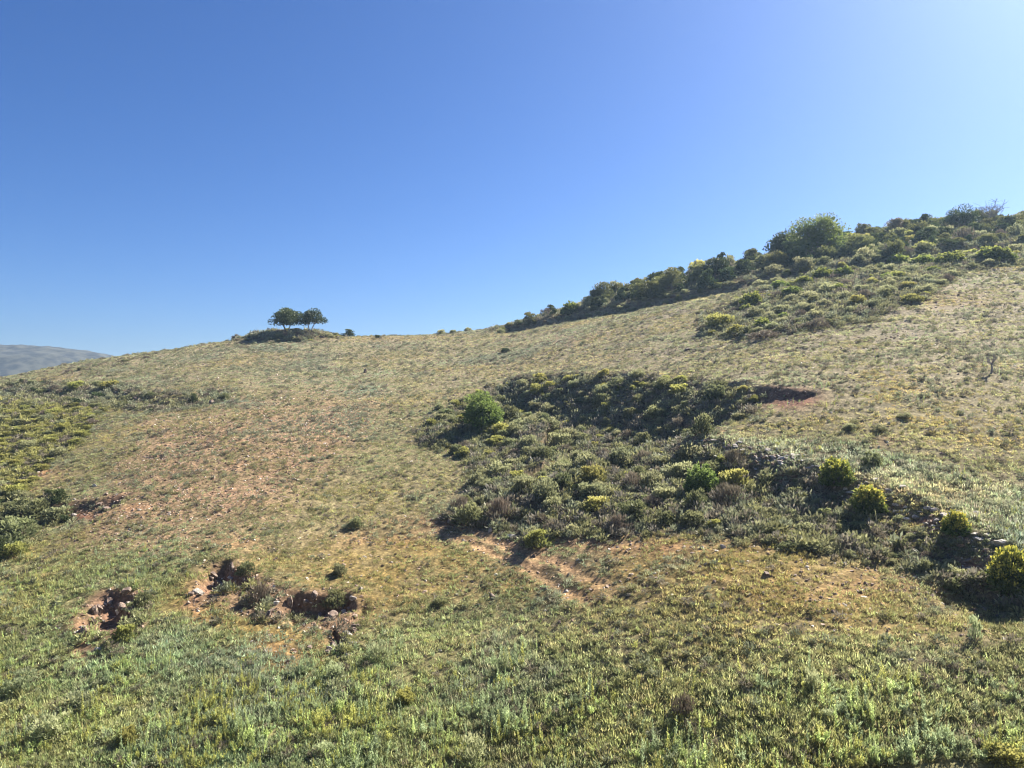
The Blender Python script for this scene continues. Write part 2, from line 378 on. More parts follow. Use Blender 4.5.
class MB:
    def __init__(s): s.v = []; s.f = []; s.c = []; s.a = []; s.m = []; s.n = 0
    def quads(s, v, attr, mi=0):
        n = len(v) // 4; s.v.append(v); s.a.append(attr); s.f.append(np.arange(n * 4) + s.n); s.c.append(np.full(n, 4)); s.m.append(np.full(n, mi)); s.n += len(v)
    def tube(s, pts, rad, k=5, mi=0):
        v, f = tube_path(pts, rad, k); s.v.append(v); s.a.append(np.tile([.2, .5, .2], (len(v), 1))); f = np.array(f)
        s.f.append(f.ravel() + s.n); s.c.append(np.full(len(f), 4)); s.m.append(np.full(len(f), mi)); s.n += len(v)
    def mesh(s, name, mats):
        return make_mesh(name, np.concatenate(s.v), np.concatenate(s.f), np.concatenate(s.c), mats, {'leaf': np.concatenate(s.a)}, np.concatenate(s.m))
def unit(r, n, up=0.0):
    v = r.normal(size=(n, 3)); v[:, 2] = np.abs(v[:, 2]) + up; return v / np.linalg.norm(v, axis=1, keepdims=True)

def scrub_foliage(mb, r, lobes, per, ll=.11, lw=.05, h=.75, tall=.7, tight=.22, mi=0):
    """ragged shrub 1 m wide: lobes of leaves of uneven height, gaps between them"""
    ang = r.random(lobes) * 6.283; rad = .36 * np.sqrt(r.random(lobes)); cx = rad * np.cos(ang); cy = rad * np.sin(ang)
    hh = h * (1 - 1.3 * rad ** 2 / .36 * .36) * (.6 + .5 * r.random(lobes)); lr = tight * (.6 + .7 * r.random(lobes))
    for i in range(lobes):
        d = unit(r, per, .25); t = r.random(per) ** .45
        p = np.stack([cx[i] + d[:, 0] * lr[i] * t, cy[i] + d[:, 1] * lr[i] * t, np.maximum(.02, hh[i] - lr[i] * .9 + d[:, 2] * lr[i] * 1.1 * t - (r.random(per) < .3) * r.random(per) * hh[i] * .7)], 1)
        dd = d * .7 + np.stack([0 * t, 0 * t, tall + r.random(per)], 1) + .35 * r.normal(size=(per, 3))
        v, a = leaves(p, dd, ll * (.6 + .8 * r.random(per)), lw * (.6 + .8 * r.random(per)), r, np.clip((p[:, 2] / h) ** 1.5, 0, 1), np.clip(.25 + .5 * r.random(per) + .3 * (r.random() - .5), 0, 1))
        mb.quads(v, a, mi)
    n = int(per * lobes * .3); a = r.random(n) * 6.283; q = .46 * r.random(n) ** .5
    p = np.stack([q * np.cos(a), q * np.sin(a), h * .6 * r.random(n) * (1 - q * q * 2)], 1); dd = np.stack([np.cos(a), np.sin(a), .6 + r.random(n)], 1) + .5 * r.normal(size=(n, 3))
    v, at_ = leaves(p, dd, ll * 1.2 * (.6 + .8 * r.random(n)), lw * 1.3, r, np.full(n, .1), .1 + .6 * r.random(n)); mb.quads(v, at_, mi)
    return cx, cy, hh
def stems(mb, r, n, h, w, rad=.012, mi=0):
    for i in range(n):
        a = r.random() * 6.283; q = w * (.2 + .8 * r.random()); e = np.array([q * math.cos(a), q * math.sin(a), h * (.55 + .45 * r.random())])
        m = e * np.array([.4, .4, .55]) + .04 * r.normal(size=3)
        mb.tube([(0.02 * math.cos(a), .02 * math.sin(a), -.08), m, e], [rad * 1.5, rad, rad * .4], 3, mi)
def scrub_mesh(name, mat, seed, **k):
    r = np.random.default_rng(seed); mb = MB()
    scrub_foliage(mb, r, k.pop('lobes', 9), k.pop('per', 95), **k)
    stems(mb, r, 9, .5, .38, .012, 1)
    return mb.mesh(name, [mat, M['bark']])
def dome_parts(r, nt=230, per=11, h=.72, ll=.10, lw=.05, gold=None):
    """dome of pom-pom shoots; returns foliage and flower meshes"""
    fo = MB(); fl = MB()
    d = unit(r, nt, .02); d[:, 2] = np.clip(d[:, 2], .0, 1)
    lop = .25 * r.normal(size=3); bump = 1 + d @ lop * .6 + .13 * r.normal(size=nt).clip(-1.5, 1.5)
    c = d * np.array([.5, .5, h]) * bump[:, None] * .86
    for i in range(nt):
        dd = d[i] * 1.1 + .75 * r.normal(size=(per, 3)) + np.array([0, 0, .35])
        b = c[i] + .018 * r.normal(size=(per, 3)); b[:, 2] = np.maximum(b[:, 2], .0)
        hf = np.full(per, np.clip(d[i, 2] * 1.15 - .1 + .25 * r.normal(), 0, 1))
        v, a = leaves(b, dd, ll * (.7 + .6 * r.random(per)), lw * (.7 + .6 * r.random(per)), r, hf)
        fo.quads(v, a)
        if gold is not None and r.random() < gold * np.clip(d[i, 2] * 1.6 - .35, 0, 1):
            q = 7; dd = d[i] + .6 * r.normal(size=(q, 3)) + np.array([0, 0, .5]); b = c[i] + d[i] * ll * .55 + .03 * r.normal(size=(q, 3))
            v, a = leaves(b, dd, .06, .05, r, np.ones(q)); fl.quads(v, a)
    # inner, older leaves
    n = nt * 3; dd = unit(r, n); p = dd * np.array([.42, .42, h * .8]) * (r.random(n) ** .4)[:, None]
    v, a = leaves(p, dd + .5 * r.normal(size=(n, 3)), ll * 1.1, lw * 1.3, r, np.zeros(n), .4 * r.random(n)); fo.quads(v, a)
    return fo, fl
def tree_parts(r, h, w, lobes, per, trunk_h, ll=.16, lw=.10, nst=3, flat=.62, droop=0.0, lobe_r=.23):
    tr = MB(); cr = MB()
    ct = np.array([0, 0, trunk_h])
    L = []
    for i in range(lobes):
        d = unit(r, 1, .12)[0]; q = .45 + .55 * r.random() ** .6
        L.append((d * np.array([w / 2 * .78, w / 2 * .78, (h - trunk_h) * .8]) * q + np.array([0, 0, trunk_h * 1.02]), w * lobe_r * (.6 + .6 * r.random())))
    for s in range(nst):
        a = s * 6.283 / nst + r.random(); lean = w * .10 * (1 + r.random())
        f = np.array([.04 * w * math.cos(a), .04 * w * math.sin(a), -.25])
        m = np.array([lean * .5 * math.cos(a), lean * .5 * math.sin(a), trunk_h * .55]); e = np.array([lean * math.cos(a), lean * math.sin(a), trunk_h])
        R0 = .035 * h / math.sqrt(nst) * 1.4
        tr.tube([f, m, e], [R0, R0 * .75, R0 * .6], 7)
        for j, (c, lr) in enumerate(L):
            if j % nst == s:
                k = (e + c) / 2 + .06 * w * r.normal(size=3)
                tr.tube([e, k, c], [R0 * .45, R0 * .28, R0 * .08], 4)
    for c, lr in L:
        d = unit(r, per); d[:, 2] = np.where(r.random(per) < .3, -d[:, 2] * .6, d[:, 2]); t = r.random(per) ** .4
        p = c + d * t[:, None] * lr * np.array([1.15, 1.15, flat + .1])
        dd = d + .8 * r.normal(size=(per, 3)) + np.array([0, 0, .2 - droop])
        v, a = leaves(p, dd, ll * (.7 + .6 * r.random(per)), lw * (.7 + .6 * r.random(per)), r, np.clip((p[:, 2] - trunk_h) / (h - trunk_h + 1e-6), 0, 1), np.clip(.5 * r.random(per) + .35 * r.random() + .1, 0, 1))
        cr.quads(v, a)
    return tr, cr
def rock_mesh(name, seed, mat, flat=.6, sub=3):
    import bmesh
    r = np.random.default_rng(seed); bm = bmesh.new(); bmesh.ops.create_icosphere(bm, subdivisions=sub, radius=.5)
    co = np.array([v.co[:] for v in bm.verts]); ax = np.array([1, .6 + .35 * r.random(), flat * (.8 + .4 * r.random())])
    for i in range(14):                                            # broken faces
        n = unit(r, 1)[0] * np.where(r.random(3) < .5, -1, 1); dcut = .25 + .15 * r.random(); dd = co @ n
        co = co - np.maximum(dd - dcut, 0)[:, None] * n
    nn = noise(co[:, 0] * 6 + co[:, 2] * 5, co[:, 1] * 6 - co[:, 2] * 4, seed); co = co * (1 + .08 * nn)[:, None] * ax
    for v, c in zip(bm.verts, co): v.co = c
    me = bpy.data.meshes.new(name); bm.to_mesh(me); bm.free(); me.materials.append(mat)
    return me

# ------------------------------------------------------------------ ground sheet
def build_ground():
    ph = np.concatenate([np.radians(np.linspace(-180, -46, 90, endpoint=False)), np.radians(np.linspace(-46, -37, 60, endpoint=False)),
                         np.arctan(np.linspace(math.tan(math.radians(-37)), math.tan(math.radians(37)), 1050)), np.radians(np.linspace(37.2, 46, 60)), np.radians(np.linspace(47.5, 178.5, 88))])
    rr = np.concatenate([np.geomspace(1.2, 15, 36, endpoint=False), np.geomspace(15, 175, 760, endpoint=False), np.geomspace(175, 1400, 50)])
    A, Rr = np.meshgrid(ph, rr, indexing='ij')
    x = (Rr * np.sin(A)).ravel(); y = (Rr * np.cos(A)).ravel()
    z = ground(x, y)
    na, nr = len(ph), len(rr)
    Zn = zones(x, np.maximum(y, 1), z)
    c = ground_col(Zn); bare = np.clip(Zn['stony'] + Zn['soil'] + Zn['rut'] + Zn['red'], 0, 1)
    i = np.arange(na)[:, None]; j = np.arange(nr - 1)[None, :]; i2 = (i + 1) % na
    q = np.stack([i * nr + j, i2 * nr + j, i2 * nr + j + 1, i * nr + j + 1], -1).reshape(-1, 4)
    q = q[:, ::-1]
    v = np.stack([x, y, z], 1); v = np.concatenate([v, [[0, 0, -1.7]]])
    c = np.concatenate([c, [[.2, .18, .1]]]); bare = np.concatenate([bare, [0]])
    ii = np.arange(na); tri = np.stack([np.full(na, len(v) - 1), (ii + 1) % na * nr, ii * nr], 1)
    m, nt, out = nmat('hillside_earth'); L = nt.links.new
    a = N(nt, 'ShaderNodeAttribute', attribute_name='cover'); tc = N(nt, 'ShaderNodeTexCoord')
    n1 = N(nt, 'ShaderNodeTexNoise'); n1.inputs['Scale'].default_value = 2.2; n1.inputs['Detail'].default_value = 9; n1.inputs['Roughness'].default_value = .7; L(tc.outputs['Object'], n1.inputs[0])
    r1 = N(nt, 'ShaderNodeMapRange'); L(n1.outputs[0], r1.inputs[0]); r1.inputs[1].default_value = .3; r1.inputs[2].default_value = .7; r1.inputs[3].default_value = .45; r1.inputs[4].default_value = 1.6
    n2 = N(nt, 'ShaderNodeTexVoronoi'); n2.inputs['Scale'].default_value = 7; L(tc.outputs['Object'], n2.inputs[0])
    r2 = N(nt, 'ShaderNodeMapRange'); L(n2.outputs['Distance'], r2.inputs[0]); r2.inputs[2].default_value = .6; r2.inputs[3].default_value = 1.3; r2.inputs[4].default_value = .65
    mu = N(nt, 'ShaderNodeMath', operation='MULTIPLY'); L(r1.outputs[0], mu.inputs[0]); L(r2.outputs[0], mu.inputs[1])
    vm = N(nt, 'ShaderNodeVectorMath', operation='SCALE'); L(a.outputs['Color'], vm.inputs[0]); L(mu.outputs[0], vm.inputs['Scale'])
    d = N(nt, 'ShaderNodeBsdfPrincipled'); d.inputs['Roughness'].default_value = .95; d.inputs['Specular IOR Level'].default_value = .1; L(vm.outputs[0], d.inputs['Base Color'])
    bp = N(nt, 'ShaderNodeBump'); bp.inputs['Strength'].default_value = .8; bp.inputs['Distance'].default_value = .12; L(n1.outputs[0], bp.inputs['Height']); L(bp.outputs[0], d.inputs['Normal'])
    L(d.outputs[0], out.inputs[0])
    me = make_mesh('ground', v, np.concatenate([q.ravel(), tri.ravel()]), np.concatenate([np.full(len(q), 4), np.full(na, 3)]), [m], {'cover': c}, smooth=True)
    return tag(link('ground', me), kind='structure', label='open grassy hillside with patches of bare reddish soil')
build_ground()

# distant hill behind the left shoulder
def build_far_hill():
    Y0 = 620; xs = np.linspace(-900, 60, 620); ys = np.linspace(420, 900, 200)
    X, Yg = np.meshgrid(xs, ys, indexing='ij'); xx, yy = X.ravel(), Yg.ravel()
    uu = U0 + F * xx / Y0
    crest = (V0 - np.interp(uu, [-600, -300, -120, 0, 30, 60, 80, 95, 110, 140, 260], [352, 338, 343, 344.5, 345, 347.5, 350, 353.5, 358, 372, 400])) / F * Y0
    prof = np.exp(-((yy - Y0) / 150) ** 2)
    z = -44 + (crest + 44) * prof + 5.5 * fbm(xx * .015, yy * .015, 91, 4) * prof * sst(3, 60, np.abs(yy - Y0)) + (1.6 * fbm(xx * .05, yy * .05, 95, 3) + .9 * fbm(xx * .16, yy * .16, 96, 2)) * prof
    ny = len(ys); i = np.arange(len(xs) - 1)[:, None]; j = np.arange(ny - 1)[None, :]
    q = np.stack([i * ny + j, (i + 1) * ny + j, (i + 1) * ny + j + 1, i * ny + j + 1], -1).reshape(-1, 4)
    m, nt, out = nmat('far_hill_cover'); L = nt.links.new
    tc = N(nt, 'ShaderNodeTexCoord'); n1 = N(nt, 'ShaderNodeTexNoise'); n1.inputs['Scale'].default_value = .11; n1.inputs['Detail'].default_value = 10; n1.inputs['Roughness'].default_value = .65; L(tc.outputs['Object'], n1.inputs[0])
    mr = N(nt, 'ShaderNodeMapRange'); L(n1.outputs[0], mr.inputs[0]); mr.inputs[1].default_value = .42; mr.inputs[2].default_value = .58
    c = mixrgb(nt, mr.outputs[0], (.003, .007, .012), (.045, .048, .04))
    d = N(nt, 'ShaderNodeBsdfPrincipled'); d.inputs['Roughness'].default_value = .95; L(c, d.inputs['Base Color']); L(d.outputs[0], out.inputs[0])
    me = make_mesh('hill', np.stack([xx, yy, z], 1), q, np.full(len(q), 4), [m], smooth=True)
    tag(link('hill', me), kind='structure', label='hazy blue-grey hill far behind the grassy shoulder')
build_far_hill()

# ------------------------------------------------------------------ stuff: instanced ground cover
def source_collection(name, meshes):
    c = bpy.data.collections.new(name)
    for i, me in enumerate(meshes):
        o = bpy.data.objects.new('%s_variant.%03d' % (name, i), me); c.objects.link(o)
    return c
def scatter(name, label, pts, rot, scl, tint, idx, srcs):
    me = bpy.data.meshes.new(name); n = len(pts); me.vertices.add(n); me.vertices.foreach_set('co', np.asarray(pts, np.float32).ravel())
    a = me.attributes.new('rot', 'FLOAT_VECTOR', 'POINT'); a.data.foreach_set('vector', np.asarray(rot, np.float32).ravel())
    a = me.attributes.new('scl', 'FLOAT_VECTOR', 'POINT'); a.data.foreach_set('vector', np.asarray(scl, np.float32).ravel())
    a = me.attributes.new('idx', 'INT', 'POINT'); a.data.foreach_set('value', np.asarray(idx, np.int32))
    a = me.attributes.new('tint', 'FLOAT_COLOR', 'POINT'); c = np.ones((n, 4), np.float32); c[:, :3] = tint; a.data.foreach_set('color', c.ravel())
    o = link(name, me); tag(o, label, name, kind='stuff')
    ng = bpy.data.node_groups.new(name + '_scatter', 'GeometryNodeTree')
    ng.interface.new_socket('Geometry', in_out='INPUT', socket_type='NodeSocketGeometry'); ng.interface.new_socket('Geometry', in_out='OUTPUT', socket_type='NodeSocketGeometry')
    gi = ng.nodes.new('NodeGroupInput'); go = ng.nodes.new('NodeGroupOutput'); ip = ng.nodes.new('GeometryNodeInstanceOnPoints')
    ci = ng.nodes.new('GeometryNodeCollectionInfo'); ci.inputs[0].default_value = source_collection(name, srcs); ci.inputs['Separate Children'].default_value = True; ci.inputs['Reset Children'].default_value = True
    def na(nm, t):
        x = ng.nodes.new('GeometryNodeInputNamedAttribute'); x.data_type = t; x.inputs['Name'].default_value = nm; return x.outputs[0]
    L = ng.links.new
    L(gi.outputs[0], ip.inputs['Points']); L(ci.outputs[0], ip.inputs['Instance']); ip.inputs['Pick Instance'].default_value = True
    L(na('idx', 'INT'), ip.inputs['Instance Index']); L(na('rot', 'FLOAT_VECTOR'), ip.inputs['Rotation']); L(na('scl', 'FLOAT_VECTOR'), ip.inputs['Scale'])
    L(ip.outputs[0], go.inputs[0])
    md = o.modifiers.new('scatter', 'NODES'); md.node_group = ng
    return o
def tuft(seed, n=16, h=.26, spread=.10, w=.022, lean=.5, mat='grass'):
    r = np.random.default_rng(seed); mb = MB()
    a = r.random(n) * 6.283; b = np.stack([spread * r.random(n) * np.cos(a), spread * r.random(n) * np.sin(a), 0 * a - .02], 1)
    d = np.stack([lean * np.cos(a) * r.random(n), lean * np.sin(a) * r.random(n), .7 + .3 * r.random(n)], 1)
    v, at_ = leaves(b, d, h * (.5 + .7 * r.random(n)), w, r, np.ones(n)); mb.quads(v, at_)
    return mb.mesh('grass_tuft', [M[mat]])
def weed(seed, st=4, h=.62, per=26, w=.10):
    r = np.random.default_rng(seed); mb = MB()
    for s in range(st):
        a = r.random() * 6.283; q = w * r.random(); top = np.array([q * 2.2 * math.cos(a), q * 2.2 * math.sin(a), h * (.55 + .45 * r.random())]); bt = np.array([q * math.cos(a), q * math.sin(a), -.03])
        t = r.random(per) ** .8; b = bt + (top - bt) * t[:, None]
        an = r.random(per) * 6.283; d = np.stack([np.cos(an), np.sin(an), 1.0 + .8 * t], 1)
        v, at_ = leaves(b, d, (.13 * (1.15 - t) + .03), .028, r, t); mb.quads(v, at_); mb.tube([bt, (bt + top) / 2, top], [.008, .006, .004], 3)
    return mb.mesh('weed_stand', [M['weed']])
def cushion(seed, n=75, h=.55):
    r = np.random.default_rng(seed); mb = MB(); d = unit(r, n); p = d * np.array([.36, .36, h * .7]) * (r.random(n) ** .4 * (.7 + .5 * r.random(n)))[:, None]
    v, a = leaves(p, d + .5 * r.normal(size=(n, 3)) + [0, 0, .6], .2 * (.6 + .8 * r.random(n)), .085, r, p[:, 2]); mb.quads(v, a)
    return mb.mesh('cushion_plant', [M['cushion']])
tufts = [tuft(1, 22, .15, .10, .018, .9), tuft(2, 18, .12, .13, .021, 1.2), tuft(3, 24, .17, .10, .016, .9), tuft(4, 22, .10, .16, .024, 1.5), tuft(5, 24, .13, .07, .021, 1.3)]
weeds = [weed(11, 5, .42, 22, .14), weed(12, 4, .6, 26, .1), weed(13, 8, .32, 18, .2), weed(14, 3, .8, 30, .07), weed(15, 7, .38, 20, .18), weed(16, 2, 1.15, 40, .04)]
cushions = [cushion(21), cushion(22, 60, .4), cushion(23, 80, .7)]
stones = [rock_mesh('loose_stone', 31 + i, M['stone'], .55, 1) for i in range(5)]

def sample(n, yr, power=1.0, mu=90):
    """random points on the visible slope; power > 1 puts more of them close by"""
    y = yr[0] * (yr[1] / yr[0]) ** rng.random(n) if power == 2 else np.sqrt(yr[0] ** 2 + (yr[1] ** 2 - yr[0] ** 2) * rng.random(n))
    u = -mu + (1024 + 2 * mu) * rng.random(n)
    x = (u - U0) / F * y
    keep = y < rdg(u) + 6
    x, y = x[keep], y[keep]; z = ground(x, y)
    return x, y, z
def do_scatter(name, label, x, y, z, keep, scl, tint, srcs, tilt=.15, flat=None, sink=0.0, idx=None):
    k = keep; n = int(k.sum())
    rot = np.stack([tilt * rng.normal(size=n), tilt * rng.normal(size=n), 6.283 * rng.random(n)], 1)
    s = scl[k]; S = np.stack([s, s, s * (1 if flat is None else flat[k])], 1)
    ix = rng.integers(0, len(srcs), n) if idx is None else idx[k]
    scatter(name, label, np.stack([x[k], y[k], z[k] - sink * s], 1), rot, S, tint[k], ix, srcs)
    print(name, n)

def cat3(a, b): return tuple(np.concatenate([p, q]) for p, q in zip(a, b))
# grass
x, y, z = cat3(sample(150000, (17, 130), 2), sample(150000, (45, 132)))
Z = zones(x, y, z); rn = rng.random(len(x))
dens = .85 - .75 * Z['face'] - 1.0 * Z['rut'] - .65 * Z['soil'] - .85 * Z['red'] - .5 * Z['stony'] - .25 * Z['ochre'] - .3 * Z['tops'] - .35 * Z['thick'] - .4 * Z['outc'] + .15 * Z['n2']
dens *= .35 + .8 * sst(-.3, .2, fbm(x * .9, y * .9, 81, 3)) + .1 * Z['lush']
pc = plant_col(Z, len(x)) * (.55 + .85 * rng.random((len(x), 1))) * (1 + .35 * fbm(x * .3, y * .5, 97, 3))[:, None] * (1 + .25 * fbm(x * .13, y * .2, 98, 2)[:, None] * np.array([1, .2, -.6])) * (1 + .06 * rng.normal(size=(len(x), 3)))
sc = (.55 + .75 * rng.random(len(x))) * (1 + .25 * sst(50, 100, y)) * (.9 + .3 * Z['lush'] + .5 * Z['strip'])
tl = (np.abs(noise(x * .13 + 3, y * 1.0, 44)) < .2) & (Z['U'] > 560); dens = dens - .55 * tl * sst(560, 760, Z['U']) * (y > 40)
do_scatter('grass', 'short dry and green grass covering the whole slope', x, y, z, rn < dens, sc, np.clip(pc, .01, .9), tufts, .2)
# weeds
x, y, z = sample(85000, (17, 62), 2)
Z = zones(x, y, z); rn = rng.random(len(x))
dens = (.04 + .36 * Z['lush'] ** 1.3 + .45 * Z['strip'] + .25 * Z['grey'] - .5 * Z['ochre'] - .9 * Z['soil'] - Z['rut'] - .45 * Z['outc']) * (.15 + 1.1 * sst(-.3, .3, fbm(x * .7, y * .7, 83, 3)))
pc = plant_col(Z, len(x)) * np.array([.95, 1.0, 1.0]); g = fbm(x * .7, y * .7, 85, 3)[:, None] + .3 * rng.normal(size=(len(x), 1))
pc = np.where(g > .2, np.array([.42, .46, .29]), np.where(g < -.2, np.array([.50, .47, .17]), pc * 1.45)) * (.7 + .6 * rng.random((len(x), 1)))
sc = (.26 + .5 * rng.random(len(x)) ** 2.5) * (.6 + .45 * sst(600, 740, Z['V'])) * (.7 + .5 * sst(-.4, .4, fbm(x * .9, y * .9, 89, 2)))
do_scatter('weeds', 'upright feathery grey-green weeds thick on the lower slope', x, y, z, rn < dens, sc, pc, weeds, .12)
# undergrowth cushions
x, y, z = cat3(sample(60000, (17, 130), 2), sample(80000, (40, 132)))
Z = zones(x, y, z); rn = rng.random(len(x)); cl = fbm(x * .5, y * .9, 87, 3)
dens = (.13 - .3 * Z['face'] + .28 * sst(.0, .35, cl) + .08 * Z['lush'] - .1 * Z['strip'] + .5 * Z['thick'] + .55 * Z['upper'] + .5 * Z['tops'] + .6 * Z['yel'] + .35 * Z['llow'] + .3 * Z['lter'] + .3 * Z['grey'] * (1 - Z['lush']) + .15 * Z['outc'] - .2 * Z['ochre'] - .9 * Z['rut'] - .5 * Z['soil'] - .8 * Z['red'])
pc = plant_col(Z, len(x)) * 1.05
kind = rng.random(len(x))[:, None]
pc = np.where(kind < .22, np.array([.30, .26, .19]), pc); pc = np.where(kind > .78, np.array([.33, .35, .22]), pc)
pc = np.where((Z['yel'][:, None] > .5) & (kind > .25), np.array([.44, .42, .15]), pc)
pc = np.where((Z['thick'][:, None] > .3) & (rng.random((len(x), 1)) < .22), np.array([.31, .28, .22]), pc)
pc = pc * (.7 + .6 * rng.random((len(x), 1)))
sc = (.17 + .45 * rng.random(len(x)) ** 2.2) * (.85 + .3 * sst(40, 100, y)) * (1 + 1.1 * Z['scrub'] + .6 * Z['yel'])
do_scatter('undergrowth', 'low cushion plants and dwarf scrub dotted over the slope', x, y, z, rn < dens, sc, pc, cushions, .15)
# stones
x, y, z = cat3(sample(110000, (17, 125), 2), sample(150000, (35, 125)))
Z = zones(x, y, z); rn = rng.random(len(x))
br = 0
for P, D, w, Lr, fe in BANKS[1:2]:
    d, sg, pr = seg_dist(x, y, P); br = np.exp(-((d * sg - .5) / 1.0) ** 2)
dens = .09 + .4 * Z['face'] + .12 * Z['high'] + .85 * Z['stony'] + .55 * Z['soil'] + .25 * Z['ochre'] + .5 * Z['outc'] + .3 * Z['rut'] + .8 * br + .25 * blob(Z['U'], Z['V'], 560, 520, 90, 18) - .1 * Z['lush']
base = np.where(rng.random((len(x), 1)) < .25, np.array([[.50, .45, .38]]), np.array([[.27, .20, .155]]))
base = np.where(rng.random((len(x), 1)) < .45, np.array([[.20, .13, .085]]), base) * (.8 + .5 * rng.random((len(x), 1)))
sc = (.09 + .28 * rng.random(len(x)) ** 3.5) * (1 + .6 * br) * (.85 + .3 * sst(30, 80, y))
base = base * 1.25
do_scatter('gravel', 'loose brown and pale stones strewn over the hillside', x, y, z, rn < dens, sc, base, stones, .5, sink=.05)

# ------------------------------------------------------------------ individual shrubs
SM = {
    'grey': [scrub_mesh('scrub_foliage', M['scrub_grey'], s, lobes=8 + s % 4, per=85, ll=.13, lw=.055) for s in (101, 102, 103, 104)],
    'green': [scrub_mesh('scrub_foliage', M['scrub_green'], s, lobes=9, per=90, ll=.12, lw=.055) for s in (111, 112, 113)],
    'brown': [scrub_mesh('scrub_foliage', M['scrub_brown'], s, lobes=7, per=80, ll=.15, lw=.03, h=.6) for s in (121, 122)],
    'yellow': [scrub_mesh('scrub_foliage', M['scrub_yellow'], s, lobes=9, per=90, ll=.12, lw=.06, h=.65) for s in (131, 132, 133)],
    'olive': [scrub_mesh('scrub_foliage', M['olive'], s, lobes=12, per=90, ll=.10, lw=.055, h=.9, tight=.2) for s in (141, 142, 143)],
    'dark': [scrub_mesh('scrub_foliage', M['dark'], s, lobes=12, per=90, ll=.09, lw=.055, h=.95, tight=.2) for s in (151, 152)],
    'weedy': [scrub_mesh('scrub_foliage', M['weedy'], s, lobes=9, per=60, ll=.13, lw=.04, h=.8, tall=1.2) for s in (171, 172)],
    'dome': [dome_parts(np.random.default_rng(s), 130, 9, .68, .11, .06)[0].mesh('dome_foliage', [M['dome']]) for s in (161, 162, 163)],
}
allshr = []
KN = {'dome': 'dome_bush', 'yellow': 'yellow_bush', 'dark': 'dark_bush', 'grey': 'grey_bush', 'brown': 'dry_bush', 'green': 'green_bush', 'olive': 'olive_bush', 'weedy': 'weed_bush'}
def shrub(kind, name, u, v, w, h, label, cat='shrub', group=None, mat=None):
    """u, v: foot of the shrub; w, h: its size in picture pixels there"""
    X, Y, Zz = at(u, v); s = w * Y / F * 1.06; me = SM[kind][int(rng.integers(len(SM[kind])))]
    unit_h = {'weedy': .8, 'grey': .78, 'green': .78, 'brown': .66, 'yellow': .7, 'olive': .95, 'dark': 1.0, 'dome': .72}[kind]
    o = link(name, me, loc=(X, Y, Zz - .05), rz=rng.random() * 6.283, scale=(s, s, h * Y / F / unit_h)); tag(o, label, cat, group)
    allshr.append((X, Y, s / 2)); return o
def dome(u, v, w, h, label, seed, gold=.45, mats=('dome', 'gold'), nt=330):
    X, Y, Zz = at(u, v); s = w * Y / F; e = bpy.data.objects.new('dome_bush', None); COL.objects.link(e); e.location = (X, Y, Zz - .04); e.empty_display_size = .3
    tag(e, label, 'shrub')
    r = np.random.default_rng(seed); fo, fl = dome_parts(r, nt, 10, .75, .085, .042, gold)
    sc = (s, s, h * Y / F / .8)
    link('foliage', fo.mesh('foliage', [M[mats[0]]]), e, scale=sc)
    if fl.v: link('blossom', fl.mesh('blossom', [M[mats[1]]]), e, scale=sc)
    sb = MB(); stems(sb, r, 10, .55, .36, .016); link('stems', sb.mesh('stems', [M['bark']]), e, scale=sc)
    allshr.append((X, Y, s / 2)); allshr.append((X, Y - 1.0, s * .4)); return e
def fill(poly, spacing, pick, label_of, group, name='scrub_bush', nmax=300, size=(.7, 1.3), hfac=(.7, 1.0), extra_r=2, keepout=.8, deep=0, cat='shrub', su=None):
    """countable shrubs spread over one patch of the slope by dart throwing"""
    P = np.array(poly, float); n = 60000; y = np.sqrt(17 ** 2 + (134 ** 2 - 17 ** 2) * rng.random(n)); u = P[:, 0].min() + (P[:, 0].max() - P[:, 0].min()) * rng.random(n)
    x = (u - U0) / F * y; k = (y < rdg(u) + deep); x, y, u = x[k], y[k], u[k]; z = ground(x, y); v = V0 - F * z / y
    k = (pmask(u, v, poly, 1.5) > .5) & (u > -45) & (u < 1062); x, y, z, u, v = x[k], y[k], z[k], u[k], v[k]
    acc = []
    for i in range(len(x)):
        if len(acc) >= nmax: break
        sz = size[0] + (size[1] - size[0]) * rng.random() ** 1.5
        if su: sz *= su(u[i])
        d = spacing * sz
        if acc and (np.hypot(np.array([a[0] for a in acc]) - x[i], np.array([a[1] for a in acc]) - y[i]) < d * .5 + np.array([a[3] for a in acc]) * .5 * spacing).any(): continue
        if any(abs(q[0] - x[i]) < 4 and math.hypot(q[0] - x[i], q[1] - y[i]) < q[2] * keepout + sz * .3 for q in allshr): continue
        acc.append((x[i], y[i], z[i], sz, u[i], v[i]))
    for X, Y, Zz, sz, uu, vv in acc:
        kd = pick(uu, vv); me = SM[kd][int(rng.integers(len(SM[kd])))]
        hf = hfac[0] + (hfac[1] - hfac[0]) * rng.random()
        nm = KN[kd] if name == 'scrub_bush' else name
        lb = label_of(kd)
        o = link(nm, me, loc=(X, Y, Zz - .06), rz=rng.random() * 6.283, scale=(sz, sz * (.85 + .3 * rng.random()), sz * hf)); tag(o, lb, cat, group + ' (' + kd + ')')
    print(group, len(acc))

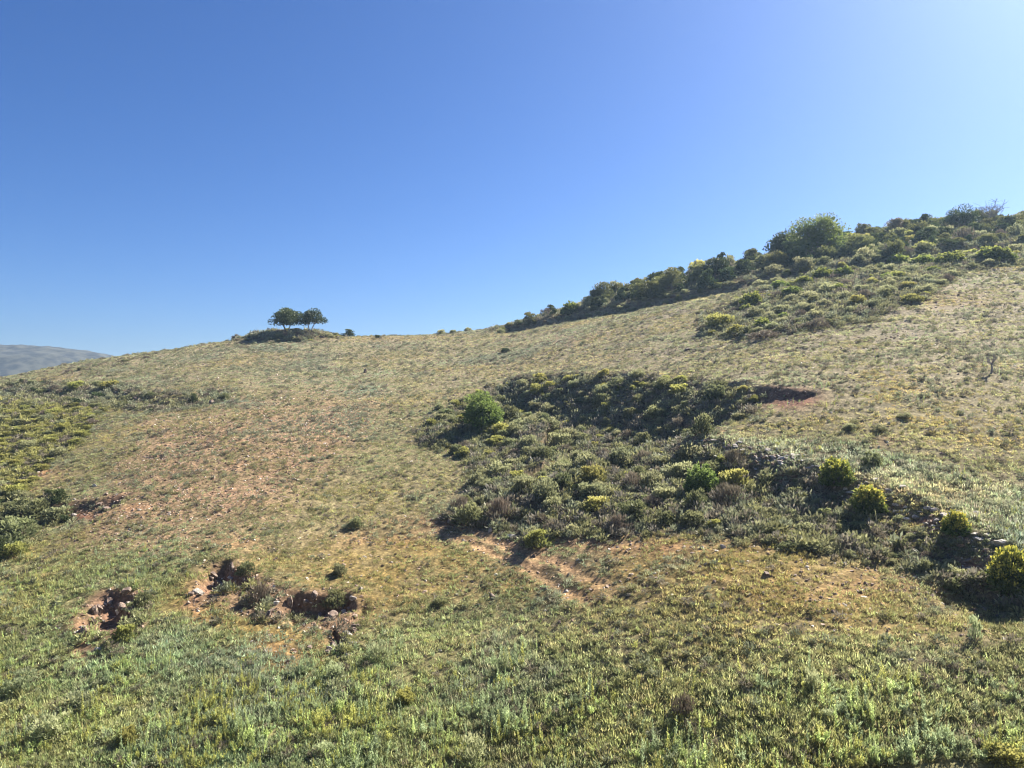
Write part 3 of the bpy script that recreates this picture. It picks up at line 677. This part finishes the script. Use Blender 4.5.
# the domes and bushes one can point at
dome(836, 486, 31, 26, 'rounded yellow-topped bush on the stony ledge, uphill of its twin', 201)
dome(870, 510, 33, 27, 'rounded yellow-topped bush with deep green skirt, second down along the stony ledge', 202)
dome(956, 536, 25, 22, 'small bush covered in yellow flowers beside pale flat stones on the ledge', 203, 1.6)
dome(1013, 590, 40, 42, 'largest yellow-flowered bush, at the right edge below the pale boulder', 204, 1.3)
dome(700, 494, 32, 29, 'rounded bright green bush without flowers inside the lower part of the thicket', 205, None, ('fresh', 'gold'))
shrub('green', 'green_bush', 954, 594, 18, 15, 'small fresh green bush on bare ground below the ledge, left of the largest yellow bush')
shrub('yellow', 'flowering_bush', 496, 436, 26, 14, 'low bush with golden flowers directly below the tall dark green bush')
for q in [  # (kind, u, v, w, h, label)
    ('dome', 897, 267, 20, 15, 'bright green dome bush, leftmost of the row along the upper scrub edge'),
    ('dome', 921, 266, 24, 12, 'wide yellow-green dome bush, second in the row along the upper scrub edge'),
    ('dome', 950, 264, 28, 14, 'broad pale yellow-green bush ending the row along the upper scrub edge'),
    ('dome', 994, 261, 34, 17, 'large yellow-green dome bush alone at the top corner of the bare slope'),
    ('dome', 824, 279, 21, 13, 'pale green dome bush below the big tree, left of a darker dome'),
    ('dome', 845, 277, 17, 12, 'darker green dome bush below the big tree, right of a pale dome'),
    ('dome', 805, 285, 17, 10, 'small yellow-green dome bush left of the pale green dome under the big tree'),
    ('dome', 792, 296, 20, 11, 'yellow-green dome bush lowest of four under the big tree'),
    ('dome', 779, 289, 16, 10, 'small yellow bush at the scrub edge under the olive-topped bushes'),
    ('dome', 933, 273, 14, 8, 'low bright green dome bush below the row along the upper scrub edge'),
    ('dome', 752, 306, 21, 16, 'taller bright green dome bush at the left end of the upper thicket'),
    ('dome', 747, 311, 12, 8, 'little dome bush at the foot of the taller bright green dome'),
    ('dome', 761, 329, 17, 13, 'round yellow-green dome bush at the lower edge of the upper thicket'),
    ('yellow', 720, 327, 26, 14, 'pale yellow ragged bush at the left tip of the upper thicket'),
    ('dome', 784, 319, 12, 8, 'small green dome bush in the middle of the upper thicket'),
    ('dome', 838, 291, 13, 8, 'small yellowish dome bush in the upper thicket below the paired domes'),
    ('dome', 888, 282, 13, 9, 'small pale dome bush in the upper thicket, under the leftmost dome of the row'),
    ('dome', 569, 314, 17, 14, 'solitary bright green dome bush at the foot of the ridge scrub'),
    ('yellow', 110, 389, 17, 9, 'round yellow-topped bush on the left terrace, nearest the dark rocks'),
    ('yellow', 78, 389, 16, 8, 'yellow-topped bush on the left terrace, the one nearer the picture edge'),
    ('dark', 348, 337, 13, 8, 'dark green bush on the skyline right of the two ridge trees'),
    ('dark', 378, 338, 6, 4, 'tiny dark bush alone on the skyline between the ridge trees and the saddle'),
    ('grey', 441, 334, 9, 5, 'small grey bush on the skyline, first of three in the saddle'),
    ('grey', 453, 332, 6, 4, 'smallest grey bush on the skyline, middle of three in the saddle'),
    ('grey', 468, 331, 8, 4, 'low grey bush on the skyline, last of three in the saddle'),
    ('brown', 236, 338, 8, 6, 'small brown bush at the left foot of the ridge tree mound'),
    ('green', 25, 520, 40, 20, 'dark green spreading bush on the lower left bank'),
    ('green', 10, 541, 44, 22, 'dense dark bush at the left edge below the bank'),
    ('yellow', 14, 556, 26, 14, 'yellow-flecked bush at the left edge below the dark bank bushes'),
    ('grey', 60, 519, 30, 13, 'grey scrubby bush beside the patch of orange soil'),
    ('yellow', 125, 640, 22, 16, 'yellow-leaved bush growing beside the lower left rocky hollow'),
    ('yellow', 128, 741, 20, 14, 'little yellow-flowered bush in the green weeds near the bottom left'),
    ('yellow', 405, 703, 20, 14, 'orange-yellow flowered bush alone among the grey-green weeds'),
    ('yellow', 1003, 765, 36, 18, 'bright yellow flowering plant at the bottom right corner'),
    ('weedy', 76, 712, 37, 15, 'grey dry-stemmed bush in the green weeds at lower left'),
    ('weedy', 20, 690, 33, 18, 'fresh green leafy weed bush near the left edge'),
    ('weedy', 55, 735, 37, 18, 'pale green weed bush below the grey dry-stemmed bush at lower left'),
    ('weedy', 333, 680, 19, 16, 'pale grey-green bush left of the line of pale rocks'),
    ('weedy', 325, 760, 22, 15, 'grey-green bush at the bottom edge left of the middle'),
    ('weedy', 470, 765, 33, 25, 'taller pale green bush at the bottom edge near the middle'),
    ('weedy', 380, 660, 22, 18, 'grey-green feathery bush right of the line of pale rocks'),
    ('weedy', 812, 690, 16, 18, 'upright green weed bush in the yellow-green grass on the lower right'),
    ('weedy', 975, 640, 12, 22, 'tall thin pale green shrub on ochre grass below the largest yellow bush'),
    ('brown', 685, 716, 26, 20, 'tangle of dead brown twigs in the grass near the bottom'),
    ('weedy', 830, 722, 19, 11, 'low grey bush with a pale stone at its side on the lower right'),
    ('grey', 880, 432, 14, 8, 'small grey-green bush on the right slope above the pale strip'),
    ('grey', 850, 430, 13, 8, 'small grey-green bush left of a patch of reddish soil above the pale strip'),
    ('grey', 905, 418, 14, 6, 'grey-green low bush higher up the right slope than the others'),
    ('green', 871, 467, 18, 14, 'bush standing in the pale grass strip above the two yellow-topped bushes'),
    ('grey', 340, 575, 14, 12, 'small grey-green bush above the rocky hollows'),
    ('green', 245, 575, 18, 12, 'dark bush capping the reddish rock outcrop'),
    ('green', 335, 607, 24, 16, 'dark green bush growing over the middle rock outcrop'),
    ('brown', 258, 600, 22, 18, 'brown dry bush leaning on the reddish rock outcrop'),
    ('green', 143, 605, 16, 12, 'dark green bush above the red soil hollow'),
    ('green', 355, 527, 16, 10, 'small bush on open ground above the orange soil'),
    ('green', 441, 606, 16, 9, 'small green bush on the ochre ground left of the wheel ruts'),
    ('weedy', 503, 672, 15, 18, 'upright grey-green plant among the weeds below the wheel ruts'),
    ('brown', 765, 338, 30, 8, 'spreading brown twiggy bush along the bottom of the upper thicket'),
    ('dark', 506, 352, 10, 5, 'tiny dark bush on the bare slope under the ridge scrub start'),
]: shrub(q[0], {'dome': 'dome_bush', 'yellow': 'yellow_bush', 'dark': 'dark_bush', 'grey': 'grey_bush', 'brown': 'dry_bush', 'green': 'green_bush', 'weedy': 'weed_bush'}[q[0]], *q[1:])

def tree(name, u, v, w, h, label, seed, crown_mat, lobes, per, trunk_frac=.25, bark='bark', leaf=.22, nst=3, lobe_r=.23, flat=.62, droop=0, cat='tree'):
    X, Y, Zz = at(u, v); W = w * Y / F; Hh = h * Y / F; e = bpy.data.objects.new(name, None); COL.objects.link(e); e.location = (X, Y, Zz); tag(e, label, cat)
    r = np.random.default_rng(seed); t, c = tree_parts(r, Hh, W, lobes, per, Hh * trunk_frac, leaf, leaf * .62, nst, flat, droop, lobe_r)
    link('trunk', t.mesh('trunk', [M[bark]]), e); link('crown', c.mesh('crown', [M[crown_mat]]), e)
    allshr.append((X, Y, W * .3)); return e
tree('dark_tree', 287, 333, 34, 25, 'dark rounded tree on the ridge mound, the fuller of the pair', 301, 'dark', 24, 170, .34, leaf=.24, lobe_r=.19)
tree('dark_tree', 310, 333, 32, 24, 'dark tree on the ridge mound with sky gaps and drooping right side of the crown', 302, 'dark', 14, 170, .36, leaf=.24, lobe_r=.17)
tree('green_bush', 484, 430, 44, 42, 'tall dense dark green bush at the upper left end of the central thicket', 303, 'fresh', 34, 300, .06, leaf=.16, lobe_r=.2, flat=.8, cat='large shrub')
tree('green_tree', 819, 258, 62, 49, 'largest light green broad tree rising above the ridge scrub', 304, 'fresh', 44, 200, .12, leaf=.3, lobe_r=.17)
tree('green_tree', 783, 258, 36, 28, 'darker green tree leaning on the left of the largest ridge tree', 305, 'dark', 28, 180, .15, leaf=.26, lobe_r=.18)
tree('dark_tree', 924, 236, 17, 26, 'small dark round tree on the ridge, right of the largest tree', 306, 'dark', 16, 150, .25, leaf=.22)
tree('dark_tree', 961, 232, 32, 28, 'dark green spreading tree on the ridge beside the leafless one', 307, 'dark', 24, 170, .2, leaf=.26)
tree('small_tree', 895, 240, 16, 26, 'greyish thin-crowned tree on the ridge left of the small dark round tree', 308, 'scrub_brown', 14, 110, .3, leaf=.2)
tree('small_tree', 671, 292, 28, 26, 'rounded olive tree in the middle of the rising ridge scrub', 309, 'olive', 24, 170, .1, leaf=.22)
tree('small_tree', 602, 302, 26, 22, 'rounded dark olive tree low on the rising ridge scrub', 310, 'olive', 22, 170, .1, leaf=.22)
tree('small_tree', 718, 282, 24, 30, 'taller dark green tree on the ridge scrub, between the olive tree and the big trees', 311, 'dark', 20, 170, .15, leaf=.22)

def bare_tree(name, u, v, w, h, label, seed, n=16, twigs=5, bark='greybark', thick=.03):
    X, Y, Zz = at(u, v); W = w * Y / F; Hh = h * Y / F; e = bpy.data.objects.new(name, None); COL.objects.link(e); e.location = (X, Y, Zz); tag(e, label, 'tree')
    r = np.random.default_rng(seed); t = MB(); b = MB(); top = np.array([.04 * W, 0, Hh * .45]); t.tube([(0, 0, -.2), top * .5 + [.05, 0, 0], top], [thick * Hh, thick * Hh * .8, thick * Hh * .6], 7)
    for i in range(n):
        a = r.random() * 6.283; s0 = top * (.55 + .45 * r.random()); en = np.array([W * .48 * math.cos(a) * (.4 + .6 * r.random()), W * .48 * math.sin(a), Hh * (.6 + .4 * r.random())]); md = (s0 + en) / 2 + [0, 0, -.05 * Hh] + .05 * W * r.normal(size=3)
        b.tube([s0, md, en], [thick * Hh * .35, thick * Hh * .25, thick * Hh * .1], 4)
        for j in range(twigs):
            q = md + (en - md) * r.random(); e2 = q + np.array([*(.12 * W * r.normal(size=2)), .12 * Hh * r.random()]); b.tube([q, e2], [thick * Hh * .16, thick * Hh * .08], 3)
    link('trunk', t.mesh('trunk', [M[bark]]), e); link('branches', b.mesh('branches', [M[bark]]), e); allshr.append((X, Y, W * .2))
bare_tree('bare_tree', 990, 226, 28, 25, 'leafless pale grey tree standing on the ridge', 401, 26, 9, thick=.035)
bare_tree('bare_sapling', 991, 373, 11, 22, 'thin leafless sapling alone on the open right slope', 402, 14, 7, thick=.05)
bare_tree('bare_sapling', 695, 742, 13, 24, 'dry leafless sapling sticking out of the weeds at the bottom', 403, 8, 4, 'bark', .018)

# ------------------------------------------------------------------ rocks
RM = {k: [rock_mesh('rock', 60 + 7 * i + j, M[m], f) for j in range(4)] for i, (k, m, f) in enumerate((('rock', 'rock', .6), ('pale', 'pale', .5), ('rust', 'rust', .7)))}
def rock(kind, u, v, w, h, label, group=None, dy=0):
    X, Y, Zz = at(u, v); s = w * Y / F * (.56 if kind != 'pale' else .85); h = h * .8; me = RM[kind][int(rng.integers(4))]
    o = link('rock' if s < .9 else 'boulder', me, loc=(X, Y, Zz + .02 * s), rz=rng.normal() * .5, scale=(s, s, max(h, 2) * Y / F / .5)); o.rotation_euler[0] = .25 * rng.normal(); o.rotation_euler[1] = .2 * rng.normal()
    tag(o, label, 'rock' if s < .9 else 'boulder', group)
for q in [
    ('pale', 1000, 546, 24, 14, 'large pale boulder at the end of the ledge above the largest yellow bush'),
    ('pale', 985, 537, 14, 7, 'flat pale slab beside the large pale boulder on the ledge'),
    ('pale', 953, 515, 13, 5, 'flat whitish stone right behind the small yellow-flowered bush'),
    ('pale', 930, 510, 12, 8, 'pale block in the rubble left of the small yellow-flowered bush'),
    ('pale', 797, 456, 10, 4, 'pale slab on the ledge uphill of the first yellow-topped bush'),
    ('rock', 722, 548, 16, 9, 'grey rock on the ochre grass below the thicket'),
    ('rock', 702, 548, 11, 7, 'smaller dark rock next to the grey rock below the thicket'),
    ('rust', 767, 577, 16, 9, 'dark rock with a grassy foot in the middle of the ochre grass'),
    ('rust', 779, 564, 7, 5, 'small dark stone just above the dark rock on the ochre grass'),
    ('rust', 763, 595, 11, 5, 'low dark rock lowest of the three on the ochre grass'),
    ('pale', 850, 557, 16, 10, 'pale jagged rock at the lower edge of the thicket shadows'),
    ('rust', 868, 562, 26, 9, 'long dark rock lying right of the pale jagged rock'),
    ('rock', 845, 566, 10, 6, 'small grey rock in front of the pale jagged rock'),
    ('rock', 925, 602, 10, 7, 'round grey stone on bare ground left of the small fresh bush'),
    ('rust', 688, 350, 14, 5, 'dark rock alone on the slope under the upper thicket'),
    ('rust', 365, 373, 10, 9, 'dark reddish rock alone in the middle of the upper slope'),
    ('rust', 508, 352, 9, 4, 'small dark stone lying on the slope below the saddle'),
    ('rust', 493, 599, 12, 9, 'reddish brown rock left of the wheel ruts'),
    ('rust', 214, 580, 18, 16, 'reddish brown boulder facing down the slope, in the left outcrop'),
    ('pale', 197, 592, 16, 11, 'pale slanting slab at the left end of the reddish outcrop'),
    ('rust', 232, 570, 16, 12, 'brown boulder on top of the left outcrop'),
    ('rust', 250, 590, 18, 12, 'dark brown boulder at the right of the left outcrop'),
    ('pale', 276, 606, 11, 9, 'pale-topped rock at the left of the middle outcrop'),
    ('rust', 268, 616, 18, 14, 'dark boulder below the pale-topped rock in the middle outcrop'),
    ('rust', 290, 608, 20, 14, 'brown boulder in the centre of the middle outcrop'),
    ('rust', 314, 602, 18, 12, 'brown boulder at the upper right of the middle outcrop'),
    ('rust', 332, 618, 26, 16, 'broad dark boulder at the right of the middle outcrop'),
    ('pale', 346, 634, 12, 9, 'pale rock topping the vertical line of pale rocks'),
    ('pale', 352, 644, 13, 9, 'pale rock second in the vertical line of pale rocks'),
    ('rock', 344, 654, 12, 9, 'grey rock in the middle of the vertical line of pale rocks'),
    ('pale', 350, 684, 10, 8, 'pale rock fourth in the vertical line of pale rocks'),
    ('pale', 346, 696, 12, 9, 'lowest rock of the vertical line of pale rocks'),
    ('rust', 341, 694, 12, 10, 'dark rock in shade beside the lowest pale rock'),
    ('rust', 110, 606, 24, 15, 'dark red boulder at the top of the red soil hollow'),
    ('rust', 122, 618, 20, 12, 'dark red boulder in the red soil hollow, beside the yellow-leaved bush'),
    ('rust', 84, 638, 20, 16, 'dark boulder at the left side of the red soil hollow'),
    ('pale', 98, 650, 11, 8, 'bluish white rock at the foot of the red soil hollow'),
    ('pale', 84, 698, 9, 6, 'whitish stone on top of the grey dry-stemmed bush slope'),
    ('pale', 157, 755, 11, 5, 'pale stone in the weeds along the bottom edge'),
    ('pale', 28, 748, 10, 5, 'pale stone beside a strip of bare soil at the bottom left'),
    ('pale', 440, 652, 6, 5, 'small white stone in the weeds below the ochre ground'),
    ('pale', 468, 623, 5, 4, 'tiny white stone on the green slope right of the reddish rock'),
    ('pale', 566, 592, 8, 6, 'pale stone lying between the two wheel ruts'),
    ('rock', 44, 515, 10, 6, 'grey stone among the dark bank bushes at the left'),
    ('rust', 107, 511, 20, 5, 'long dark stone above the patch of orange soil'),
    ('pale', 95, 486, 8, 4, 'pale stone in the green grass above the orange soil patch'),
    ('pale', 512, 537, 14, 8, 'pinkish pale rock at the foot of the central thicket'),
    ('rock', 450, 522, 16, 10, 'grey rock where the ruts meet the thicket'),
    ('rock', 490, 533, 12, 8, 'grey rock at the foot of the central thicket left of the pinkish one'),
    ('pale', 72, 387, 6, 3, 'small pale rock between the two yellow-topped terrace bushes'),
    ('rust', 136, 401, 14, 7, 'dark rock on the left terrace under the bushes'),
    ('rust', 158, 404, 16, 8, 'broad dark rock in the middle of the left terrace'),
    ('rust', 176, 406, 13, 6, 'dark rock with reddish face on the left terrace'),
    ('rust', 212, 403, 16, 7, 'dark rock ending the left terrace on the right'),
    ('pale', 910, 660, 8, 3, 'pale stone on the yellow-green grass at the lower right'),
    ('pale', 978, 684, 11, 5, 'pale stone beside a tall weed at the lower right'),
    ('rock', 832, 724, 8, 6, 'grey stone touching the low grey bush on the lower right'),
    ('rust', 322, 338, 16, 5, 'reddish rock under the right ridge tree'),
    ('rust', 338, 338, 14, 4, 'reddish rock right of the ridge trees'),
]: rock(*q)
P = BANKS[1][0]; L_ = np.hypot(*(P[1:] - P[:-1]).T); cum = np.concatenate([[0], np.cumsum(L_)])
for i in range(150):
    s = cum[-1] * (.06 + .70 * rng.random()); X = np.interp(s, cum, P[:, 0]) + .35 * rng.normal(); Y = np.interp(s, cum, P[:, 1]) - .25 + .55 * rng.normal()
    uu = U0 + F * X / Y
    if uu > 1050: continue
    Zz = float(ground(np.array([X]), np.array([Y]))[0]); w = .16 + .38 * rng.random() ** 2
    kd = 'pale' if rng.random() < .6 else 'rock'
    o = link('ledge_stone', RM[kd][int(rng.integers(4))], loc=(X, Y, Zz + .03), rz=rng.random() * 6.283, scale=(w, w, w * .8)); o.rotation_euler[0] = .4 * rng.normal()
    tag(o, ('pale' if kd == 'pale' else 'grey') + ' stone in the band of rubble along the ledge below the pale grass strip', 'stone', kd + ' rubble stones along the ledge')

for bi, where in ((4, 'in the left outcrop above the lower left weeds'), (5, 'in the middle outcrop'), (7, 'in the red soil hollow at the lower left'), (6, 'near the vertical line of pale rocks'), (3, 'along the dark bank at the lower left'), (2, 'along the left terrace edge')):
    P = BANKS[bi][0]; L_ = np.hypot(*(P[1:] - P[:-1]).T); cum = np.concatenate([[0], np.cumsum(L_)])
    for i in range({3: 12, 2: 30}.get(bi, 18)):
        s = cum[-1] * (.1 + .8 * rng.random()); X = np.interp(s, cum, P[:, 0]) + .3 * rng.normal(); Y = np.interp(s, cum, P[:, 1]) - .45 + .45 * rng.normal()
        Zz = float(ground(np.array([X]), np.array([Y]))[0]); w = .16 + .34 * rng.random() ** 1.5; kd = ['rust', 'rock', 'pale'][int(rng.choice(3, p=[.62, .28, .10]))]
        o = link('outcrop_stone', RM[kd][int(rng.integers(4))], loc=(X, Y, Zz + .1 * w), rz=rng.random() * 6.283, scale=(w, w, w * 1.2)); o.rotation_euler[0] = .4 * rng.normal()
        tag(o, {'rust': 'brown', 'rock': 'grey', 'pale': 'pale'}[kd] + ' broken stone ' + where, 'stone', {'rust': 'brown', 'rock': 'grey', 'pale': 'pale'}[kd] + ' stones ' + where)
# ------------------------------------------------------------------ thickets
def pick_from(opts, ps):
    def f(u, v): return opts[int(rng.choice(len(opts), p=ps))]
    return f
word = {'grey': 'grey-green', 'green': 'dark green', 'brown': 'brown twiggy', 'yellow': 'yellow-tipped', 'olive': 'olive green', 'dark': 'very dark green', 'dome': 'rounded green'}
def pick_thick(u, v):
    if v < 396 and u < 770 and rng.random() < .55: return 'yellow'
    if v > 500 and u < 700: return ['grey', 'brown', 'green', 'yellow'][int(rng.choice(4, p=[.5, .3, .15, .05]))]
    return ['grey', 'green', 'brown', 'yellow'][int(rng.choice(4, p=[.5, .27, .1, .13]))]
fill([p for p in THICK if p[0] < 772], .66, pick_thick, lambda k: word[k] + ' scrub bush packed in the central thicket on the hillside', 'bushes of the central thicket', nmax=290, size=(.65, 1.6), hfac=(.6, .95))
fill([(765, 470), (810, 474), (850, 492), (900, 518), (950, 548), (1000, 578), (1060, 605), (1060, 640), (985, 602), (930, 577), (870, 560), (800, 553), (765, 545)], .85,
     pick_from(['grey', 'green', 'brown'], [.45, .4, .15]), lambda k: word[k] + ' scrub bush in the shaded hollow below the stony ledge', 'bushes below the stony ledge', nmax=70, size=(.45, .95), hfac=(.5, .8))
fill(UPPER, .85, pick_from(['grey', 'green', 'yellow', 'brown'], [.5, .2, .18, .12]), lambda k: word[k] + ' low scrub bush in the upper thicket under the ridge', 'bushes of the upper thicket', nmax=230, size=(.8, 1.9), hfac=(.55, .85))
fill(TOPS, .56, pick_from(['dark', 'olive', 'brown', 'grey', 'green', 'yellow'], [.3, .27, .14, .14, .10, .05]), lambda k: word[k] + ' tall bush in the dense scrub along the ridge', 'bushes of the ridge scrub', name='ridge_bush', nmax=290, size=(1.6, 3.6), su=lambda u: .5 + .5 * float(sst(490, 660, u)), hfac=(.65, 1.0), deep=5)
fill(YEL, .8, pick_from(['yellow', 'grey', 'brown'], [.74, .16, .10]), lambda k: word[k] + ' low bush in the yellow patch at the left edge', 'bushes of the yellow patch', nmax=200, size=(.7, 1.4), hfac=(.5, .75))
fill(LTER, 1.0, pick_from(['grey', 'green', 'brown', 'dark'], [.3, .25, .25, .2]), lambda k: word[k] + ' bush along the edge of the left terrace', 'bushes of the left terrace', nmax=60, size=(.7, 1.5), hfac=(.55, .85))
fill(LLOW, .8, pick_from(['green', 'grey', 'dark'], [.5, .3, .2]), lambda k: word[k] + ' bush on the dark bank at the lower left', 'bushes of the lower left bank', nmax=40, size=(.6, 1.2), hfac=(.6, .9))
fill(MNDP, .75, pick_from(['brown', 'grey', 'yellow', 'dark'], [.3, .35, .15, .2]), lambda k: word[k] + ' bush around the two trees on the ridge mound', 'bushes of the ridge mound', nmax=60, size=(.6, 1.3), hfac=(.45, .7), keepout=.2)
fill([(55, 372), (100, 360), (150, 353), (155, 357), (100, 366), (60, 378)], .9, pick_from(['grey', 'brown'], [.5, .5]), lambda k: word[k] + ' bush low on the skyline of the left shoulder', 'bushes on the left shoulder', nmax=18, size=(.5, 1.1), hfac=(.4, .6))

fill([(500, 330), (560, 317), (620, 305), (700, 290), (768, 277), (860, 266), (940, 252), (1060, 242), (1060, 249), (940, 258), (860, 272), (768, 284), (700, 298), (620, 313), (560, 323), (500, 334)], .8,
     pick_from(['grey', 'brown', 'olive'], [.5, .3, .2]), lambda k: word[k] + ' dwarf bush in the low strip where the ridge scrub meets the grass', 'dwarf bushes at the foot of the ridge scrub', name='dwarf_bush', nmax=130, size=(.6, 1.3), hfac=(.5, .8), keepout=.3)
# ------------------------------------------------------------------ air
m, nt, out = nmat('haze_air'); pv = N(nt, 'ShaderNodeVolumePrincipled'); pv.inputs['Color'].default_value = (.5, .72, 1, 1); pv.inputs['Density'].default_value = .0003; pv.inputs['Anisotropy'].default_value = .25
nt.links.new(pv.outputs[0], out.inputs['Volume'])
x0, x1, y0, y1, z0, z1 = -1420, 1420, -1420, 1420, -60, 48
vv = [(a, b, c) for a in (x0, x1) for b in (y0, y1) for c in (z0, z1)]
HAZE = True
if HAZE:
    me = make_mesh('haze', vv, [0, 1, 3, 2, 4, 6, 7, 5, 0, 4, 5, 1, 2, 3, 7, 6, 0, 2, 6, 4, 1, 5, 7, 3], [4] * 6, [m]); tag(link('haze', me), 'thin blue air haze over the hills', 'haze', kind='stuff')

# ------------------------------------------------------------------ light, sky, camera
EL, AZ = math.radians(39), math.radians(48)
sun = bpy.data.lights.new('sun', 'SUN'); sun.energy = 5; sun.angle = math.radians(.55); sun.color = (1, .93, .80)
so = bpy.data.objects.new('sun', sun); COL.objects.link(so)
sd = Vector((math.cos(EL) * math.sin(AZ), math.cos(EL) * math.cos(AZ), math.sin(EL)))
so.rotation_euler = sd.to_track_quat('Z', 'Y').to_euler()
w = bpy.data.worlds.new('World'); SC.world = w; w.use_nodes = True; nt = w.node_tree; nt.nodes.clear()
st = nt.nodes.new('ShaderNodeTexSky'); st.sky_type = 'NISHITA'; st.sun_disc = False; st.sun_elevation = EL; st.sun_rotation = AZ
st.altitude = 300; st.air_density = .8; st.dust_density = 1.4; st.ozone_density = 3.0
bg = nt.nodes.new('ShaderNodeBackground'); bg.inputs[1].default_value = .055; wo = nt.nodes.new('ShaderNodeOutputWorld')
hs = nt.nodes.new('ShaderNodeHueSaturation'); hs.inputs['Saturation'].default_value = 1.18; nt.links.new(st.outputs[0], hs.inputs['Color'])
tn = mixrgb(nt, 1.0, hs.outputs[0], (.45, .58, .79), 'MULTIPLY'); nt.links.new(tn, bg.inputs[0]); nt.links.new(bg.outputs[0], wo.inputs[0])
cam = bpy.data.cameras.new('camera'); cam.sensor_width = 36; cam.lens = 36 * F / 1024; cam.clip_end = 5000; cam.clip_start = .1
co = bpy.data.objects.new('camera', cam); COL.objects.link(co); co.rotation_euler = (math.radians(90), 0, 0); SC.camera = co
SC.view_settings.view_transform = 'Standard'; SC.view_settings.look = 'None'; SC.view_settings.exposure = 1.75; SC.view_settings.gamma = 1
SC.cycles.max_bounces = 6; SC.cycles.diffuse_bounces = 3; SC.cycles.transmission_bounces = 3; SC.cycles.volume_bounces = 0; SC.cycles.transparent_max_bounces = 8
SC.cycles.use_denoising = True; SC.cycles.filter_width = 1.05
